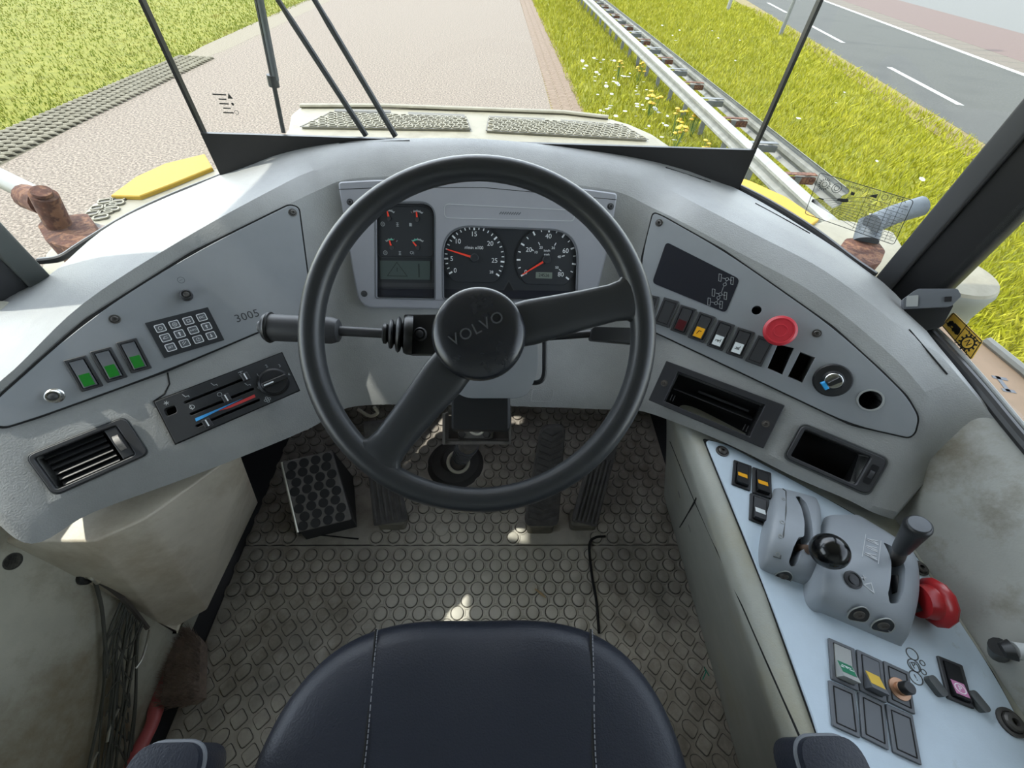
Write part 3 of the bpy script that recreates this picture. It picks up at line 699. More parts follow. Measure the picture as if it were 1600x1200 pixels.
build('indicator_strip', MB().add(plate([pL], .0025, .0012)).add(plate([pM], .001, .0015), 1), [M_DGREY, M_SCRN], TC, F_C.M)
for q in ((569, 459), (547, 316), (954, 323)): screw('screw', F_C, q, .0042, TC, M_DGREY, .012, uv=F_C.uv(*q, .012))

# ================================================================== CLIMATE CONTROL PANEL (left lower band)
TH = thing('climate_control_panel', 'black heater control panel with three sliders and a round fan knob', 'control panel', F_BL.O)
hq = [(242, 628), (440, 552), (467, 610), (275, 693)]
def hb(x, y): return (x/3.2, 400+y/3.2)
def hu(x, y, h=.003): return F_BL.uv(*hb(x, y), h)
P = F_BL.poly(hq)
sqh = [hu(818, 765), hu(875, 745), hu(887, 782), hu(832, 803)]
sqh = rounded(sqh, .004)
slots = [((920, 735), (1240, 607)), ((950, 793), (1270, 662)), ((980, 853), (1300, 717))]
def slot_poly(a, b_, w_=.0042):
    a = hu(*a); b_ = hu(*b_); d = (b_-a).normalized(); n = Vector((-d.y, d.x))*w_/2
    return rounded([a-n, b_-n, b_+n, a+n], .002, 3)
SP = [slot_poly(*q) for q in slots]
build('gap', plate([offset(P, -.0018 if area(P) > 0 else .0018)]+[sqh]+SP, .0007), M_GAP, TH, F_BL.M)
build('face_plate', plate([rounded(P, .002)]+[sqh]+SP, .0028, .0002, .0005), mat('heater_face', (0.020, 0.022, 0.025), .5, var=.1, vs=20), TH, F_BL.M)
for q in [sqh]+SP: CUT.append((F_BL, q, .03)); inverted_liner(F_BL, q, .025, TH, 'slot')
rot_h = math.atan2((hu(1240, 607)-hu(920, 735)).y, (hu(1240, 607)-hu(920, 735)).x)
for q in ((1227, 606), (1133, 712), (1038, 835)):
    c = hu(*q, .006)
    build('slider', MB().add(box(.0075, .0035, .010, c=(0, 0, -.004))).add(plate([rrect(.0115, .0140, .002)], .012, .004, .0015)).add(plate([rrect(.0018, .011)], .0006, .016), 1), [M_DGREY, M_WHITE], TH, F_BL.mat(c.x, c.y, .002, rot_h))
a_, b_ = hu(980, 818), hu(1110, 768)
build('temperature_scale', MB().add(plate([[hu(975, 812), hu(1215, 712), hu(980, 828)]], .0003), 0).add(plate([[hu(1090, 775), hu(1272, 692), hu(1278, 706), hu(1150, 760)]], .0003, .0001), 1), [M_BLUE, M_SRED], TH, F_BL.mat(0, 0, .003))
mb = MB()
for t, q in (('0', (1295, 660)), ('1', (1289, 595)), ('2', (1333, 551)), ('3', (1398, 549)), ('4', (1445, 592))):
    c = hu(*q); mb.add(text(t, .0075), 0, Matrix.Translation((c.x, c.y, .0002)) @ Matrix.Rotation(rot_h, 4, 'Z'))
def ic(vf, q, s_=1):
    c = hu(*q); mb.add(vf, 0, Matrix.Translation((c.x, c.y, 0)) @ Matrix.Rotation(rot_h, 4, 'Z') @ Matrix.Scale(s_, 4))
snow = bars([(-.003, 0, .003, 0), (-.0015, -.0026, .0015, .0026), (-.0015, .0026, .0015, -.0026)], .0009)
seatic = bars([(-.003, .003, -.001, -.002), (-.001, -.002, .003, -.002), (.003, -.002, .003, -.004)], .001)
ic(snow, (832, 735)); ic(seatic, (928, 697)); ic(seatic, (1070, 640)); ic(seatic, (1238, 640)); ic(ringp(.0035, .0009), (960, 755)); ic(bars([(-.001, -.004, -.001, .004)], .001), (960, 755))
ic(bars([(-.003, .002, .003, .002), (-.003, -.002, .003, -.002), (0, -.003, 0, .003)], .001), (1205, 585)); ic(ringp(.0035, .0009), (1098, 692))
fan = cat_(ringp(.0018, .0008, cx=.0025), ringp(.0018, .0008, cx=-.0025), ringp(.0018, .0008, cy=.0025), ringp(.0018, .0008, cy=-.0025)); ic(fan, (1337, 718), 1.3)
build('symbols', mb, M_PGREY, TH, F_BL.mat(0, 0, .003))
c = hu(1370, 630, .008)
kb = build('fan_knob', lathe([(.0245, 0), (.0245, .004), (.0215, .0065), (.0205, .012), (.0195, .0135), (0, .0135)], 36), M_BLK, TH, F_BL.mat(c.x, c.y, .003))
build('knob_grip', MB().add(plate([rounded([(-.021, -.0048), (.021, -.0048), (.021, .0048), (-.021, .0048)], .003)], .0105, .012, .0016)), M_BLK, kb, F_BL.mat(c.x, c.y, .003, rot_h))
build('pointer', plate([rrect(.016, .0022, .0008, -.010)], .0005, .0225), M_WHITE, kb, F_BL.mat(c.x, c.y, .003, rot_h))

# ================================================================== AIR VENT (left)
TV = thing('air_vent', 'black slatted air vent with scuffed bezel at the left end of the dashboard', 'air vent', F_BL.O)
vo = [(44, 713), (193, 650), (232, 707), (82, 778)]
vi = [(60, 717), (183, 661), (209, 712), (89, 766)]
m_, vw, vh, vr = quad(F_BL, vo, .004)
VM = F_BL.mat(m_.x, m_.y, 0, vr)
Finner = (vw*.83, vh*.80)
inn = rrect(Finner[0], Finner[1], .004, -.004, 0)
def toF(F, pts, m, rot):
    c, s_ = math.cos(rot), math.sin(rot); return [Vector((m.x+p[0]*c-p[1]*s_, m.y+p[0]*s_+p[1]*c)) for p in pts]
cut = toF(F_BL, inn, m_, vr); CUT.append((F_BL, cut, .035)); inverted_liner(F_BL, cut, .034, TV, 'duct')
fr_ = build('bezel', MB().add(plate([rrect(vw, vh, .010), inn], .0045, 0, .0012)).add(plate([rrect(vw*1.03, vh*1.05, .011), rrect(vw, vh, .010)], .0025, 0, .0008), 1), [M_DGREY, M_PILG], TV, VM)
n = 6
for i in range(n):
    y = (i-(n-1)/2)*Finner[1]/n
    Ms = VM @ Matrix.Translation((-.010, y, -.004)) @ Matrix.Rotation(R(-38), 4, 'X')
    build('louvre', MB().add(plate([rrect(Finner[0]-.026, Finner[1]/n*.98, .001)], .0016, -.0008, .0004)), M_BLK, TV, Ms)
build('side_cheek', MB().add(box(.014, Finner[1]-.002, .006, .0015, c=(Finner[0]/2-.012, 0, -.003))), M_DGREY, TV, VM)
build('thumbwheel', MB().add(tube([(Finner[0]/2-.012-.0035, 0, -.002), (Finner[0]/2-.012+.0035, 0, -.002)], .013, 26)), mat('vent_wheel', (.25, .23, .21), .5, var=.4, vs=120), TV, VM)

# ================================================================== RIGHT LOWER BAND: radio slot and second vent frame
TD = thing('radio_mounting_frame', 'black empty radio slot frame below the right switch panel', 'radio slot', F_BR.O)
do = [(1044, 559), (1219, 637), (1196, 706), (1014, 622)]
m_, dw, dh, dr = quad(F_BR, do, .004); DM = F_BR.mat(m_.x, m_.y, 0, dr)
oi = rrect(dw*.74, dh*.74, .001, 0, -.001)
cut = toF(F_BR, oi, m_, dr); CUT.append((F_BR, cut, .07)); inverted_liner(F_BR, cut, .06, TD, 'slot')
build('face_frame', MB().add(plate([rrect(dw, dh, .002), oi], .0045, 0, .001)), mat('frame_charcoal', (.022, .023, .027), .45), TD, DM)
mb = MB()
for s_ in (-1, 1):
    for k_ in (0, 1): mb.add(box(.0012, .012, .004, c=(s_*(dw*.33-k_*.005), -dh*.24, -.004)))
mb.add(box(dw*.70, .0015, .02, c=(0, -dh*.02, -.045))).add(box(dw*.45, .004, .012, c=(dw*.08, dh*.14, -.055)))
build('spring_clip', mb, M_DGREY, TD, DM)
screw('screw', F_BR, None, .0042, TD, M_STEEL, .0045, uv=m_+Vector((math.cos(dr), math.sin(dr)))*(-dw*.435)); screw('screw', F_BR, None, .0042, TD, M_STEEL, .0045, uv=m_+Vector((math.cos(dr), math.sin(dr)))*(dw*.435))
TD2 = thing('air_vent', 'black open vent housing without slats at the right end of the dashboard', 'air vent', F_BR.O)
qo = [(1254, 662), (1388, 719), (1356, 775), (1227, 714)]
m_, ow, oh, orr = quad(F_BR, qo, .004); OM = F_BR.mat(m_.x, m_.y, 0, orr)
oi = rrect(ow*.78, oh*.80, .004, -ow*.055, 0)
cut = toF(F_BR, oi, m_, orr); CUT.append((F_BR, cut, .06)); inverted_liner(F_BR, cut, .055, TD2, 'duct')
build('bezel', MB().add(plate([rrect(ow, oh, .011), oi], .0045, 0, .0015)).add(plate([rrect(ow*1.05, oh*1.1, .013), rrect(ow, oh, .011)], .002, 0, .0008), 1), [M_DGREY, M_PILG], TD2, OM)
build('thumbwheel', MB().add(plate([rrect(.010, oh*.52, .003)], .001, .0045), 0).add(tube([(-.003, 0, -.004), (.003, 0, -.004)], .0115, 24), 1), [M_VOID, M_DGREY], TD2, OM @ Matrix.Translation((ow*.415, 0, 0)))

# ================================================================== cut the openings and build the dashboard shell
CEN = Vector((0, .75, .6))
me = bpy.data.meshes.new('t'); me.from_pydata([tuple(Vector(p)-CEN) for p in DASH_VF[0]], [], DASH_VF[1]); me.update()
tmp = bpy.data.objects.new('t', me); COL.objects.link(tmp)
bv = tmp.modifiers.new('b', 'BEVEL'); bv.width = .012; bv.segments = 3; bv.limit_method = 'ANGLE'; bv.angle_limit = R(22); bv.use_clamp_overlap = True
cutm = MB()
for F, pl2, dep in CUT:
    p = [Vector(q) for q in pl2]
    v_, f_ = plate([p], dep+.03, -dep)
    cutm.add((v_, f_), 0, Matrix.Translation(-CEN) @ F.M)
mc = bpy.data.meshes.new('c'); mc.from_pydata(cutm.v, [], cutm.f); mc.update()
co = bpy.data.objects.new('c', mc); COL.objects.link(co)
bo = tmp.modifiers.new('x', 'BOOLEAN'); bo.operation = 'DIFFERENCE'; bo.solver = 'EXACT'; bo.object = co
dg = bpy.context.evaluated_depsgraph_get(); dg.update()
dm = bpy.data.meshes.new_from_object(tmp.evaluated_get(dg))
bpy.data.objects.remove(tmp); bpy.data.objects.remove(co)
dm.name = 'dash_shell'; dm.materials.clear(); dm.materials.append(M_DASH)
dm.polygons.foreach_set('use_smooth', [True]*len(dm.polygons)); dm.set_sharp_from_angle(angle=R(28))
print('DASH polys', len(dm.polygons), 'cuts', len(CUT))
do_ = bpy.data.objects.new('dash_shell', dm); COL.objects.link(do_); put(do_, dash, Matrix.Translation(CEN))
# defroster slit lines on the top and small moulded square
for pts in ([(300, 255), (345, 246), (430, 228), (530, 224), (640, 220)], [(262, 582), (265, 600), (257, 616), (240, 627)], [(950, 239), (1040, 262), (1110, 285)], [(1180, 318), (1230, 345), (1265, 365)], [(1420, 515), (1450, 550), (1480, 585)]):
    pp = []
    for (x, y) in pts:
        # drop the sight line on the shell
        hit, loc, nrm, idx = do_.ray_cast(CAM-CEN, ray(x, y).normalized())
        if hit: pp.append(loc+CEN+nrm*.0004)
    if len(pp) > 1: build('seam_line', tube(pp, .0012, 6), M_GAP, dash)
sq_ = F_BC.poly([(832, 608), (866, 608), (862, 628), (829, 627)]); c = sum(sq_, Vector((0, 0)))/4; sq_ = rounded([p-c for p in sq_], .004)
build('moulded_square', plate([sq_, offset(sq_, .001 if area(sq_) > 0 else -.001)], .0008), M_DASH, dash, F_BC.mat(c.x, c.y, .0))

def beveled(vf, width, seg=3, ang=25, cut=None):
    me = bpy.data.meshes.new('t'); me.from_pydata(vf[0], [], vf[1]); me.update()
    t = bpy.data.objects.new('t', me); COL.objects.link(t)
    if width > 0:
        m = t.modifiers.new('b', 'BEVEL'); m.width = width; m.segments = seg; m.limit_method = 'ANGLE'; m.angle_limit = R(ang)
    c_ = None
    if cut:
        mc = bpy.data.meshes.new('c'); mc.from_pydata(cut[0], [], cut[1]); mc.update(); c_ = bpy.data.objects.new('c', mc); COL.objects.link(c_)
        m = t.modifiers.new('x', 'BOOLEAN'); m.operation = 'DIFFERENCE'; m.solver = 'EXACT'; m.object = c_
    d = bpy.context.evaluated_depsgraph_get(); d.update()
    r_ = bpy.data.meshes.new_from_object(t.evaluated_get(d))
    v = [tuple(q.co) for q in r_.vertices]; f = [tuple(p.vertices) for p in r_.polygons]
    bpy.data.objects.remove(t)
    if c_: bpy.data.objects.remove(c_)
    bpy.data.meshes.remove(r_); return v, f
def hit(o_, px, off=0.0):
    Mi = WM[o_].inverted(); d = (Mi.to_3x3() @ ray(*px)).normalized()
    ok, loc, nrm, _ = o_.ray_cast(Mi @ CAM, d)
    if not ok: return None, None
    return WM[o_] @ (loc+nrm*off), WM[o_].to_3x3() @ nrm
def orient(P, n, x=Vector((1, 0, 0))): return Fr(Vector(P), n, x)

# ================================================================== STEERING WHEEL
WN = -FW
F_W = Fr(ax(745.5, 522, .53), WN, RT)
TW = thing('steering_wheel', 'large black two-spoke steering wheel with round lettered hub', 'steering wheel', F_W.O, M=F_W.M)
RM = .2148
rim = tube([(RM*math.cos(2*math.pi*i/96), RM*math.sin(2*math.pi*i/96), 0) for i in range(96)], .0158, 20, closed=True, upv=(0, 0, 1))
build('rim', rim, M_WHEEL, TW, F_W.M)
def spoke(a, w0=.030, w1=.0205):
    rows = []
    a = R(a)
    for t, hw, th, h in ((0, .027, .012, -.006), (.10, .029, .013, -.005), (.2, .030, .013, -.004), (.4, .0275, .0125, -.003), (.6, .0255, .012, -.002), (.8, .0245, .0115, -.001), (.88, .0265, .0115, 0), (.94, .034, .012, 0), (1.0, .048, .009, 0)):
        r_ = .035+t*(RM-.035+.0); row = []
        for k in range(20):
            an = 2*math.pi*k/20; cx_ = abs(math.cos(an))**.75*math.copysign(1, math.cos(an)); sx_ = abs(math.sin(an))**.8*math.copysign(1, math.sin(an))
            x = r_ - (0.0 if t < .9 else (hw*cx_)**2*2.2); y = hw*cx_
            row.append((x*math.cos(a)-y*math.sin(a), x*math.sin(a)+y*math.cos(a), h+th*sx_))
        rows.append(row)
    return grid(rows, closed=True)
for a in (13, 231.5): build('spoke', spoke(a), M_WHEEL, TW, F_W.M, ang=60)
uh = Vector(((749-745.5)/640*.515, -(523-522)/640*.515))
hubM = F_W.mat(uh.x, uh.y, 0)
build('hub', lathe([(.045, -.045), (.054, -.035), (.0585, -.02), (.0600, -.005), (.0600, .008), (.0585, .013), (.055, .0165), (.045, .020), (.03, .0222), (.012, .0232), (.0001, .0233)], 64), M_HUB, TW, hubM, ang=50)
build('lettering', text('VOLVO', .0205, ext=.0006, space=1.12), mat('letter_grey', (.045, .048, .052), .6), TW, hubM @ Matrix.Translation((-.0015, .0045, .0228)) @ Matrix.Rotation(R(27), 4, 'Z'))

# ================================================================== STEERING COLUMN, STALKS
TCOL = thing('steering_column', 'dark steering column with bolted bracket and rubber boot on the floor', 'steering column', onz(712, 722, 0))
def cam_fr(px, py, d, n=None): return Fr(ax(px, py, d), n or WN, RT)
Fh = cam_fr(768, 560, .62)
sc_ = .62/640
hv = rounded([(-.070, .052), (.068, .052), (.071, -.020), (.055, -.054), (.040, -.060), (-.045, -.060), (-.066, -.035)], .018)
build('column_housing', beveled(plate([hv], .075, -.075), .004), M_PANEL, TCOL, Fh.M)
build('housing_rim', plate([offset(hv, -.002), offset(hv, .002)], .004, -.045), M_MGREY, TCOL, Fh.M)
Fb = cam_fr(751, 644, .70)
s7 = .70/640
build('lower_cover', plate([rrect(92*s7, 62*s7, .010)], .06, -.06, .004), M_BLK, TCOL, Fb.M)
Fk = cam_fr(745, 672, .745); s8 = .745/640
mb = MB()
mb.add(plate([rrect(104*s8, 5*s8, .001, 0, -20*s8)], .05, -.05)).add(plate([rrect(4*s8, 48*s8, .001, -51*s8, 2*s8)], .045, -.04)).add(plate([rrect(4*s8, 60*s8, .001, 52*s8, 8*s8)], .045, -.04)).add(plate([rrect(104*s8, 40*s8, .001, 0, 0)], .003, -.04))
build('bracket', mb, M_STEEL, TCOL, Fk.M)
build('clamp', plate([rrect(58*s8, 17*s8, .006, -4*s8, -9*s8)], .010, -.036, .002), mat('clamp_cast', (.22, .21, .19), .5, .4, var=.3, vs=50), TCOL, Fk.M)
build('clamp_ring', tube([(.013*math.cos(R(a))-.002, -.001+.010*math.sin(R(a)), -.024) for a in range(180, 361, 15)], .0022, 8), M_CREAM, TCOL, Fk.M)
for x in (-24, 16): build('bolt', plate([circ(.0075, 6, x*s8-.002, -9*s8)], .006, -.026, .0015), M_SCREW, TCOL, Fk.M)
pA = ax(733, 690, .80); pB = onz(715, 724, .045)
build('shaft', tube([pA + (pA-pB)*.05, pA, pB], .020, 20), M_STEEL, TCOL)
mb = MB()
for i in range(6):
    p = pB.lerp(pA, .42+.09*i); q = pB.lerp(pA, .46+.09*i); mb.add(tube([p, q], .0235, 20))
build('joint_sleeve', mb, M_DGREY, TCOL)
Fbt = Fr(onz(712, 726, 0.0), Vector((0, 0, 1)), Vector((1, 0, 0)))
build('floor_boot', lathe([(.088, 0), (.088, .006), (.078, .012), (.074, .020), (.060, .026), (.045, .030), (.040, .045), (.034, .05), (.03, .05)], 40), mat('boot_rubber', (.045, .043, .040), .65, var=.2, vs=20), TCOL, Fbt.M)
ax_ = (pA-pB).normalized()
Frg = Fr(pB.lerp(pA, .10), ax_, Vector((1, 0, 0)))
build('boot_ring', tube([(.030*math.cos(2*math.pi*i/32), .030*math.sin(2*math.pi*i/32), 0) for i in range(32)], .0050, 10, closed=True), M_CREAM, TCOL, Frg.M)
# tilt lever (bent rod) right of the column
build('tilt_lever', tube(spline([ax(851, 528, .66), ax(851, 560, .66), ax(850, 586, .66), ax(842, 597, .66), ax(822, 598, .67)], 4), .0040, 10), M_BLK, TCOL)
# left multi-function stalk
def stalk_fr(px, py, d, px2, py2, d2):
    a = ax(px, py, d); b_ = ax(px2, py2, d2); z = (b_-a).normalized(); F = Fr(a, z, UP); return F, (b_-a).length
TS = thing('indicator_stalk', 'grey and black wiper and indicator stalk left of the steering wheel hub', 'stalk', ax(658, 524, .63))
F, L_ = stalk_fr(414, 511, .59, 531, 517, .60)
build('grip', lathe([(.0001, -.007), (.0085, -.0068), (.0095, -.005), (.0095, 0), (.012, 0), (.019, .001), (.0195, .004), (.0195, L_-.012), (.0165, L_-.002), (.013, L_), (.0001, L_)], 28), M_DGREY, TS, F.M)
build('grip_collar', tube([(.0195*math.cos(2*math.pi*i/30), .0195*math.sin(2*math.pi*i/30), .007) for i in range(30)], .0032, 8, closed=True), M_BLK, TS, F.M)
build('end_button', lathe([(.0070, -.0085), (.0085, -.0075), (.0095, -.004)], 20), M_PILG, TS, F.M)
# printed marks along the grip, on the side that faces the driver
nrm = (CAM-(F.O+F.n*.06)).normalized()
Fm = Fr(F.O, nrm, F.n)
mb = MB()
for i, t in enumerate(('J', 'o', 'OFF', '0')): mb.add(text(t, .0062), 0, Matrix.Translation((.035+i*.0185, .003, .0198)))
build('printed_marks', mb, M_PGREY, TS, Fm.M)
F, L2 = stalk_fr(531, 517, .60, 602, 521, .61)
build('arm', tube([(0, 0, 0), (0, 0, L2)], .0072, 16), M_DGREY, TS, F.M)
F, L3 = stalk_fr(597, 521, .61, 640, 524, .62)
build('bellows', lathe([(.010, 0), (.015, .002), (.0155, .006), (.012, .0085), (.021, .0105), (.0225, .013), (.021, .0155), (.014, .018), (.025, .0205), (.0275, .0235), (.025, .0265), (.017, .029), (.027, .0315), (.0295, .036), (.0295, L3+.004)], 32), M_BLK, TS, F.M)
Fx = cam_fr(660, 524, .645); sx = .645/640
build('switch_housing', beveled(plate([rrect(50*sx, 60*sx, .003)], .045, -.03), .003), M_BLK, TS, Fx.M)
build('screw', lathe([(.0105, .015), (.0105, .018), (.0085, .0195), (.0082, .017), (.0055, .017), (.0055, .0205), (.004, .0215), (0, .0215)], 24), M_DGREY, TS, Fx.M)
TS2 = thing('control_stalk', 'short black stalk right of the steering wheel hub under the spoke', 'stalk', ax(950, 522, .66))
Fx = cam_fr(948, 524, .66); sx = .66/640
build('grip', beveled(plate([rounded([(-28*sx, -8*sx), (60*sx, -16*sx), (66*sx, 10*sx), (-24*sx, 12*sx)], .006)], .022, -.011), .004), M_BLK, TS2, Fx.M)
build('arm', tube([ax(930, 521, .665), ax(830, 528, .68)], .0065, 12), M_BLK, TS2)

# ================================================================== FLOOR MAT, PEDALS
def studs(X0, X1, Y0, Y1, skip):
    mb = MB(); pit = .047; j = 0; y = Y0+.02
    s16 = lathe([(.0148, -.001), (.0145, .0046), (.0128, .0056), (0.0001, .0056)], 16); g16 = plate([circ(.0164, 16), circ(.0140, 16)], .0006, 0, 0, False); o16 = lathe([(.0164, .0002), (.0180, .0018), (.0200, .0016), (.0222, -.0004)], 16)
    sq = plate([rounded([(-.019, 0), (0, -.019), (.019, 0), (0, .019)], .005, 2)], .0036, 0, .001, back=False)
    gq = plate([rounded([(-.0208, 0), (0, -.0208), (.0208, 0), (0, .0208)], .006, 2), rounded([(-.0185, 0), (0, -.0185), (.0185, 0), (0, .0185)], .005, 2)], .0006, 0, 0, False); gd = plate([rounded([(-.0172, -.0133), (.0090, -.0133), (.0185, 0), (.0090, .0133), (-.0172, .0133)], .007, 2), rounded([(-.0155, -.0115), (.0080, -.0115), (.0165, 0), (.0080, .0115), (-.0155, .0115)], .006, 2)], .0006, 0, 0, False)
    dsh = plate([rounded([(-.016, -.012), (.008, -.012), (.017, 0), (.008, .012), (-.016, .012)], .006, 2)], .0036, 0, .001, back=False)
    while y < Y1-.012:
        x = X0+.02+(pit/2 if j % 2 else 0)
        while x < X1-.012:
            if not skip(x, y):
                big = y < .30 and (x > .25 or x < -.25 or y < .1)
                if big and j % 2: mb.add(sq, 0, T=(x, y, 0)).add(gq, 1, T=(x, y, 0))
                elif big:
                    MM = Matrix.Translation((x, y, 0)) @ Matrix.Rotation(R(45+90*((int(x*50)) % 2)), 4, 'Z'); mb.add(dsh, 0, MM).add(gd, 1, MM)
                else: mb.add(s16, 0, T=(x, y, 0)).add(g16, 1, T=(x, y, 0)).add(o16, 0, T=(x, y, 0))
            x += pit
        y += pit*.60; j += 1
    return mb
def matobj(name, label, X0, X1, Y0, Y1, skip):
    t = thing(name, label, 'floor mat', (0, (Y0+Y1)/2, 0))
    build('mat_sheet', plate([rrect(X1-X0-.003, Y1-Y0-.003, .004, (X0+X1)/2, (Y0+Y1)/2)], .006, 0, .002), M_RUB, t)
    build('stud_pattern', studs(X0, X1, Y0, Y1, skip), [M_RUB, mat('groove_dark', (.06, .056, .046), .9)], t, Matrix.Translation((0, 0, .006)))  # second material: darker ring laid around each stud
    return t
bc = Fbt.O
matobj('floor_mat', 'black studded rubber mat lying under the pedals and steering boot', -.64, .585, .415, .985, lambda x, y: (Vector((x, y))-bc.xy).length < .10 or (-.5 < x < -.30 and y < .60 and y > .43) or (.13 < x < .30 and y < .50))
FM2 = matobj('floor_mat', 'black studded rubber mat between the seat and the pedal mat, paler in the middle', -.64, .585, -.45, .415, lambda x, y: False)
build('torn_edge', tube(spline([onz(946, 838, .0135), onz(930, 840, .0135), onz(921, 852, .0135), onz(925, 900, .0135), onz(932, 940, .0135), onz(936, 990, .0135)], 5), .0035, 8), M_GAP, FM2)
build('mat_edge_left', tube([onz(455, 795, .009), onz(462, 832, .009), onz(560, 842, .009)], .002, 6), M_GAP, FM2)
# straw and leaf crumbs on the mat
tag(build('dry_straw', MB().add(tube([onz(836, 920, .014), onz(846, 928, .016), onz(853, 934, .013)], [.0015, .0035, .001], 6, flat=.4)), mat('straw', (.42, .30, .16), .7), None), 'small dry straw lying on the studded floor mat', 'straw')
tag(build('thread_scrap', MB().add(tube([onz(1098, 1062, .014), onz(1103, 1050, .018), onz(1100, 1042, .014), onz(1108, 1056, .014)], .0012, 6)), mat('scrap_green', (.02, .25, .16), .6), None), 'tiny green thread scrap on the mat right of the seat', 'scrap')

def slab(pz, th, ribs=0, studs_=None, r=.006, chev=False):
    """a pedal: top face through four points (top-left, top-right, bottom-right, bottom-left: px, py, z)"""
    P_ = [onz(*q) for q in pz]; c = sum(P_, Vector())/4
    n = (P_[1]-P_[3]).cross(P_[0]-P_[2]).normalized()
    if n.z < 0: n = -n
    F = Fr(c, n, (P_[1]-P_[0])+(P_[2]-P_[3]))
    q = [Vector(((p-c).dot(F.x), (p-c).dot(F.y))) for p in P_]
    return F, q
def pedal(label, pz, th, kind, support=True, r=.006, m=M_PED):
    F, q = slab(pz, th)
    t = thing('floor_pedal', label, 'pedal', (F.O.x, F.O.y, 0))
    build('pad', plate([rounded(q, r, 6)], th, -th, .003), m, t, F.M)
    L_ = (q[0]-q[3]).length; W_ = (q[1]-q[0]).length
    def at(u, v): return q[3].lerp(q[2], u).lerp(q[0].lerp(q[1], u), v)
    mb = MB()
    if kind == 'ribs':
        for i in range(6):
            u = (i+.5)/6; a = at(u, .04); b_ = at(u, .78)
            mb.add(tube([(a.x, a.y, .001), (b_.x, b_.y, .001)], W_/6*.36, 8))
    if kind == 'studs':
        for j in range(8):
            for i in range(4):
                p = at((i+.35+.3*(j % 2))/4.3+.03, (j+.6)/8.3); mb.add(lathe([(.0125, .0004), (.0115, .0016), (.0095, .0018), (.0001, .0012)], 14), 0, T=(p.x, p.y, 0))
    if kind == 'chevrons':
        for j in range(15):
            v = (j+.5)/16.5+.04
            for a, b_ in ((.06, .5), (.94, .5)):
                p = at(a, v+.03); g = at(b_, v-.02); mb.add(tube([(p.x, p.y, .0005), (g.x, g.y, .001)], .0042, 6))
    build('tread', mb, M_DGREY if kind == 'studs' else m, t, F.M)
    return t, F, q, at
t, F, q, at = pedal('wide footrest block with round dimples at the far left of the floor', [(440, 722, .17), (518, 703, .17), (549, 812, .07), (466, 832, .07)], .012, 'studs', m=mat('pedal_grey', (.20, .19, .18), .6, var=.3, vs=25, bump=.2, bs=150))
P_ = [F.w(p.x, p.y, -.012) for p in q]
build('wedge_body', hexa([Vector((P_[3].x, P_[3].y, .006)), Vector((P_[2].x, P_[2].y, .006)), Vector((P_[1].x+.02, P_[1].y, .006)), Vector((P_[0].x, P_[0].y, .006)), P_[3], P_[2], P_[1], P_[0]]), M_DGREY, t)
build('edge_strip', tube([F.w(q[0].x-.002, q[0].y, -.004), F.w(q[3].x-.002, q[3].y, -.004)], .004, 8), M_CLIP, t)
for lab, pz, kd, rr in (('narrow ribbed pedal left of the steering column, partly behind the wheel rim', [(566, 662, .30), (606, 658, .30), (637, 815, .05), (584, 823, .05)], 'ribs', .006),
                    ('worn brake pedal with zigzag tread and rounded end right of the column', [(846, 668, .30), (884, 664, .30), (873, 824, .055), (819, 822, .055)], 'chevrons', .022),
                    ('narrow ribbed accelerator pedal at the right end of the pedal row', [(930, 694, .25), (967, 684, .25), (934, 828, .045), (893, 812, .045)], 'ribs', .005)):
    t, F, q, at = pedal(lab, pz, .016, kd, r=rr)
    b0 = at(.5, .75); b1 = F.w(b0.x, b0.y, -.016)
    build('pedal_arm', tube([b1, Vector((b1.x, b1.y+.10, .12)), Vector((b1.x, b1.y+.14, .006))], .012, 10), M_STEEL, t)
    a0_ = at(.5, 0.02); e = F.w(a0_.x, a0_.y, -.012)
    build('hinge_base', box(.075, .05, max(.02, e.z-.004), .006, .012, (e.x, e.y+.012, .006)), mat('hinge_grime', (.20, .185, .15), .7, var=.3, vs=20), t)
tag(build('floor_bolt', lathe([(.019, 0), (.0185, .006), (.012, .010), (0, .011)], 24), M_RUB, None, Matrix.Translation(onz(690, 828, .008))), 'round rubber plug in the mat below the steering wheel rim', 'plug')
# ducts and bulkhead parts under the dashboard
tb = MB().add(box(.62, .05, .12, .01, c=(.16, .98, .10))).add(box(.30, .04, .30, .01, c=(.35, .99, .22)))
struct('trim_8', tb, mat('under_dash', (.05, .048, .046), .7, var=.3, vs=12))
tag(build('cable_loop', tube(spline([ax(585, 636, .93), ax(590, 645, .95), ax(578, 650, .97), ax(560, 640, 1.0)], 5), .004, 8), M_CREAM, None), 'short pale cable end hanging under the dashboard left of the column', 'cable')

# ================================================================== SEAT
SZ = .565
sc0 = onz(741, 1150, SZ); SX = sc0.x
TSEAT = thing('driver_seat', 'black vinyl driver seat with pale stitched seams and two armrests', 'seat', (SX, -.12, 0))
front = onz(752, 962, SZ-.02).y
def seat_out(t):   # half width along the seat; t=0 front
    return None
rows = []
N1 = 44
Lf = .50; hw0 = .238
prof_ = []
def cush(s_, t):
    # s_ in [-1,1] across, t in [0,1] front to back : superellipse front
    y = front - t*Lf
    k = min(1.0, t/.42)
    hw = hw0*(1-(1-k)**2.6)**(1/2.3) if k < 1 else hw0
    hw = max(hw, .002)
    return hw, y
def ring(t, fs):
    out = []
    return out
mb = MB()
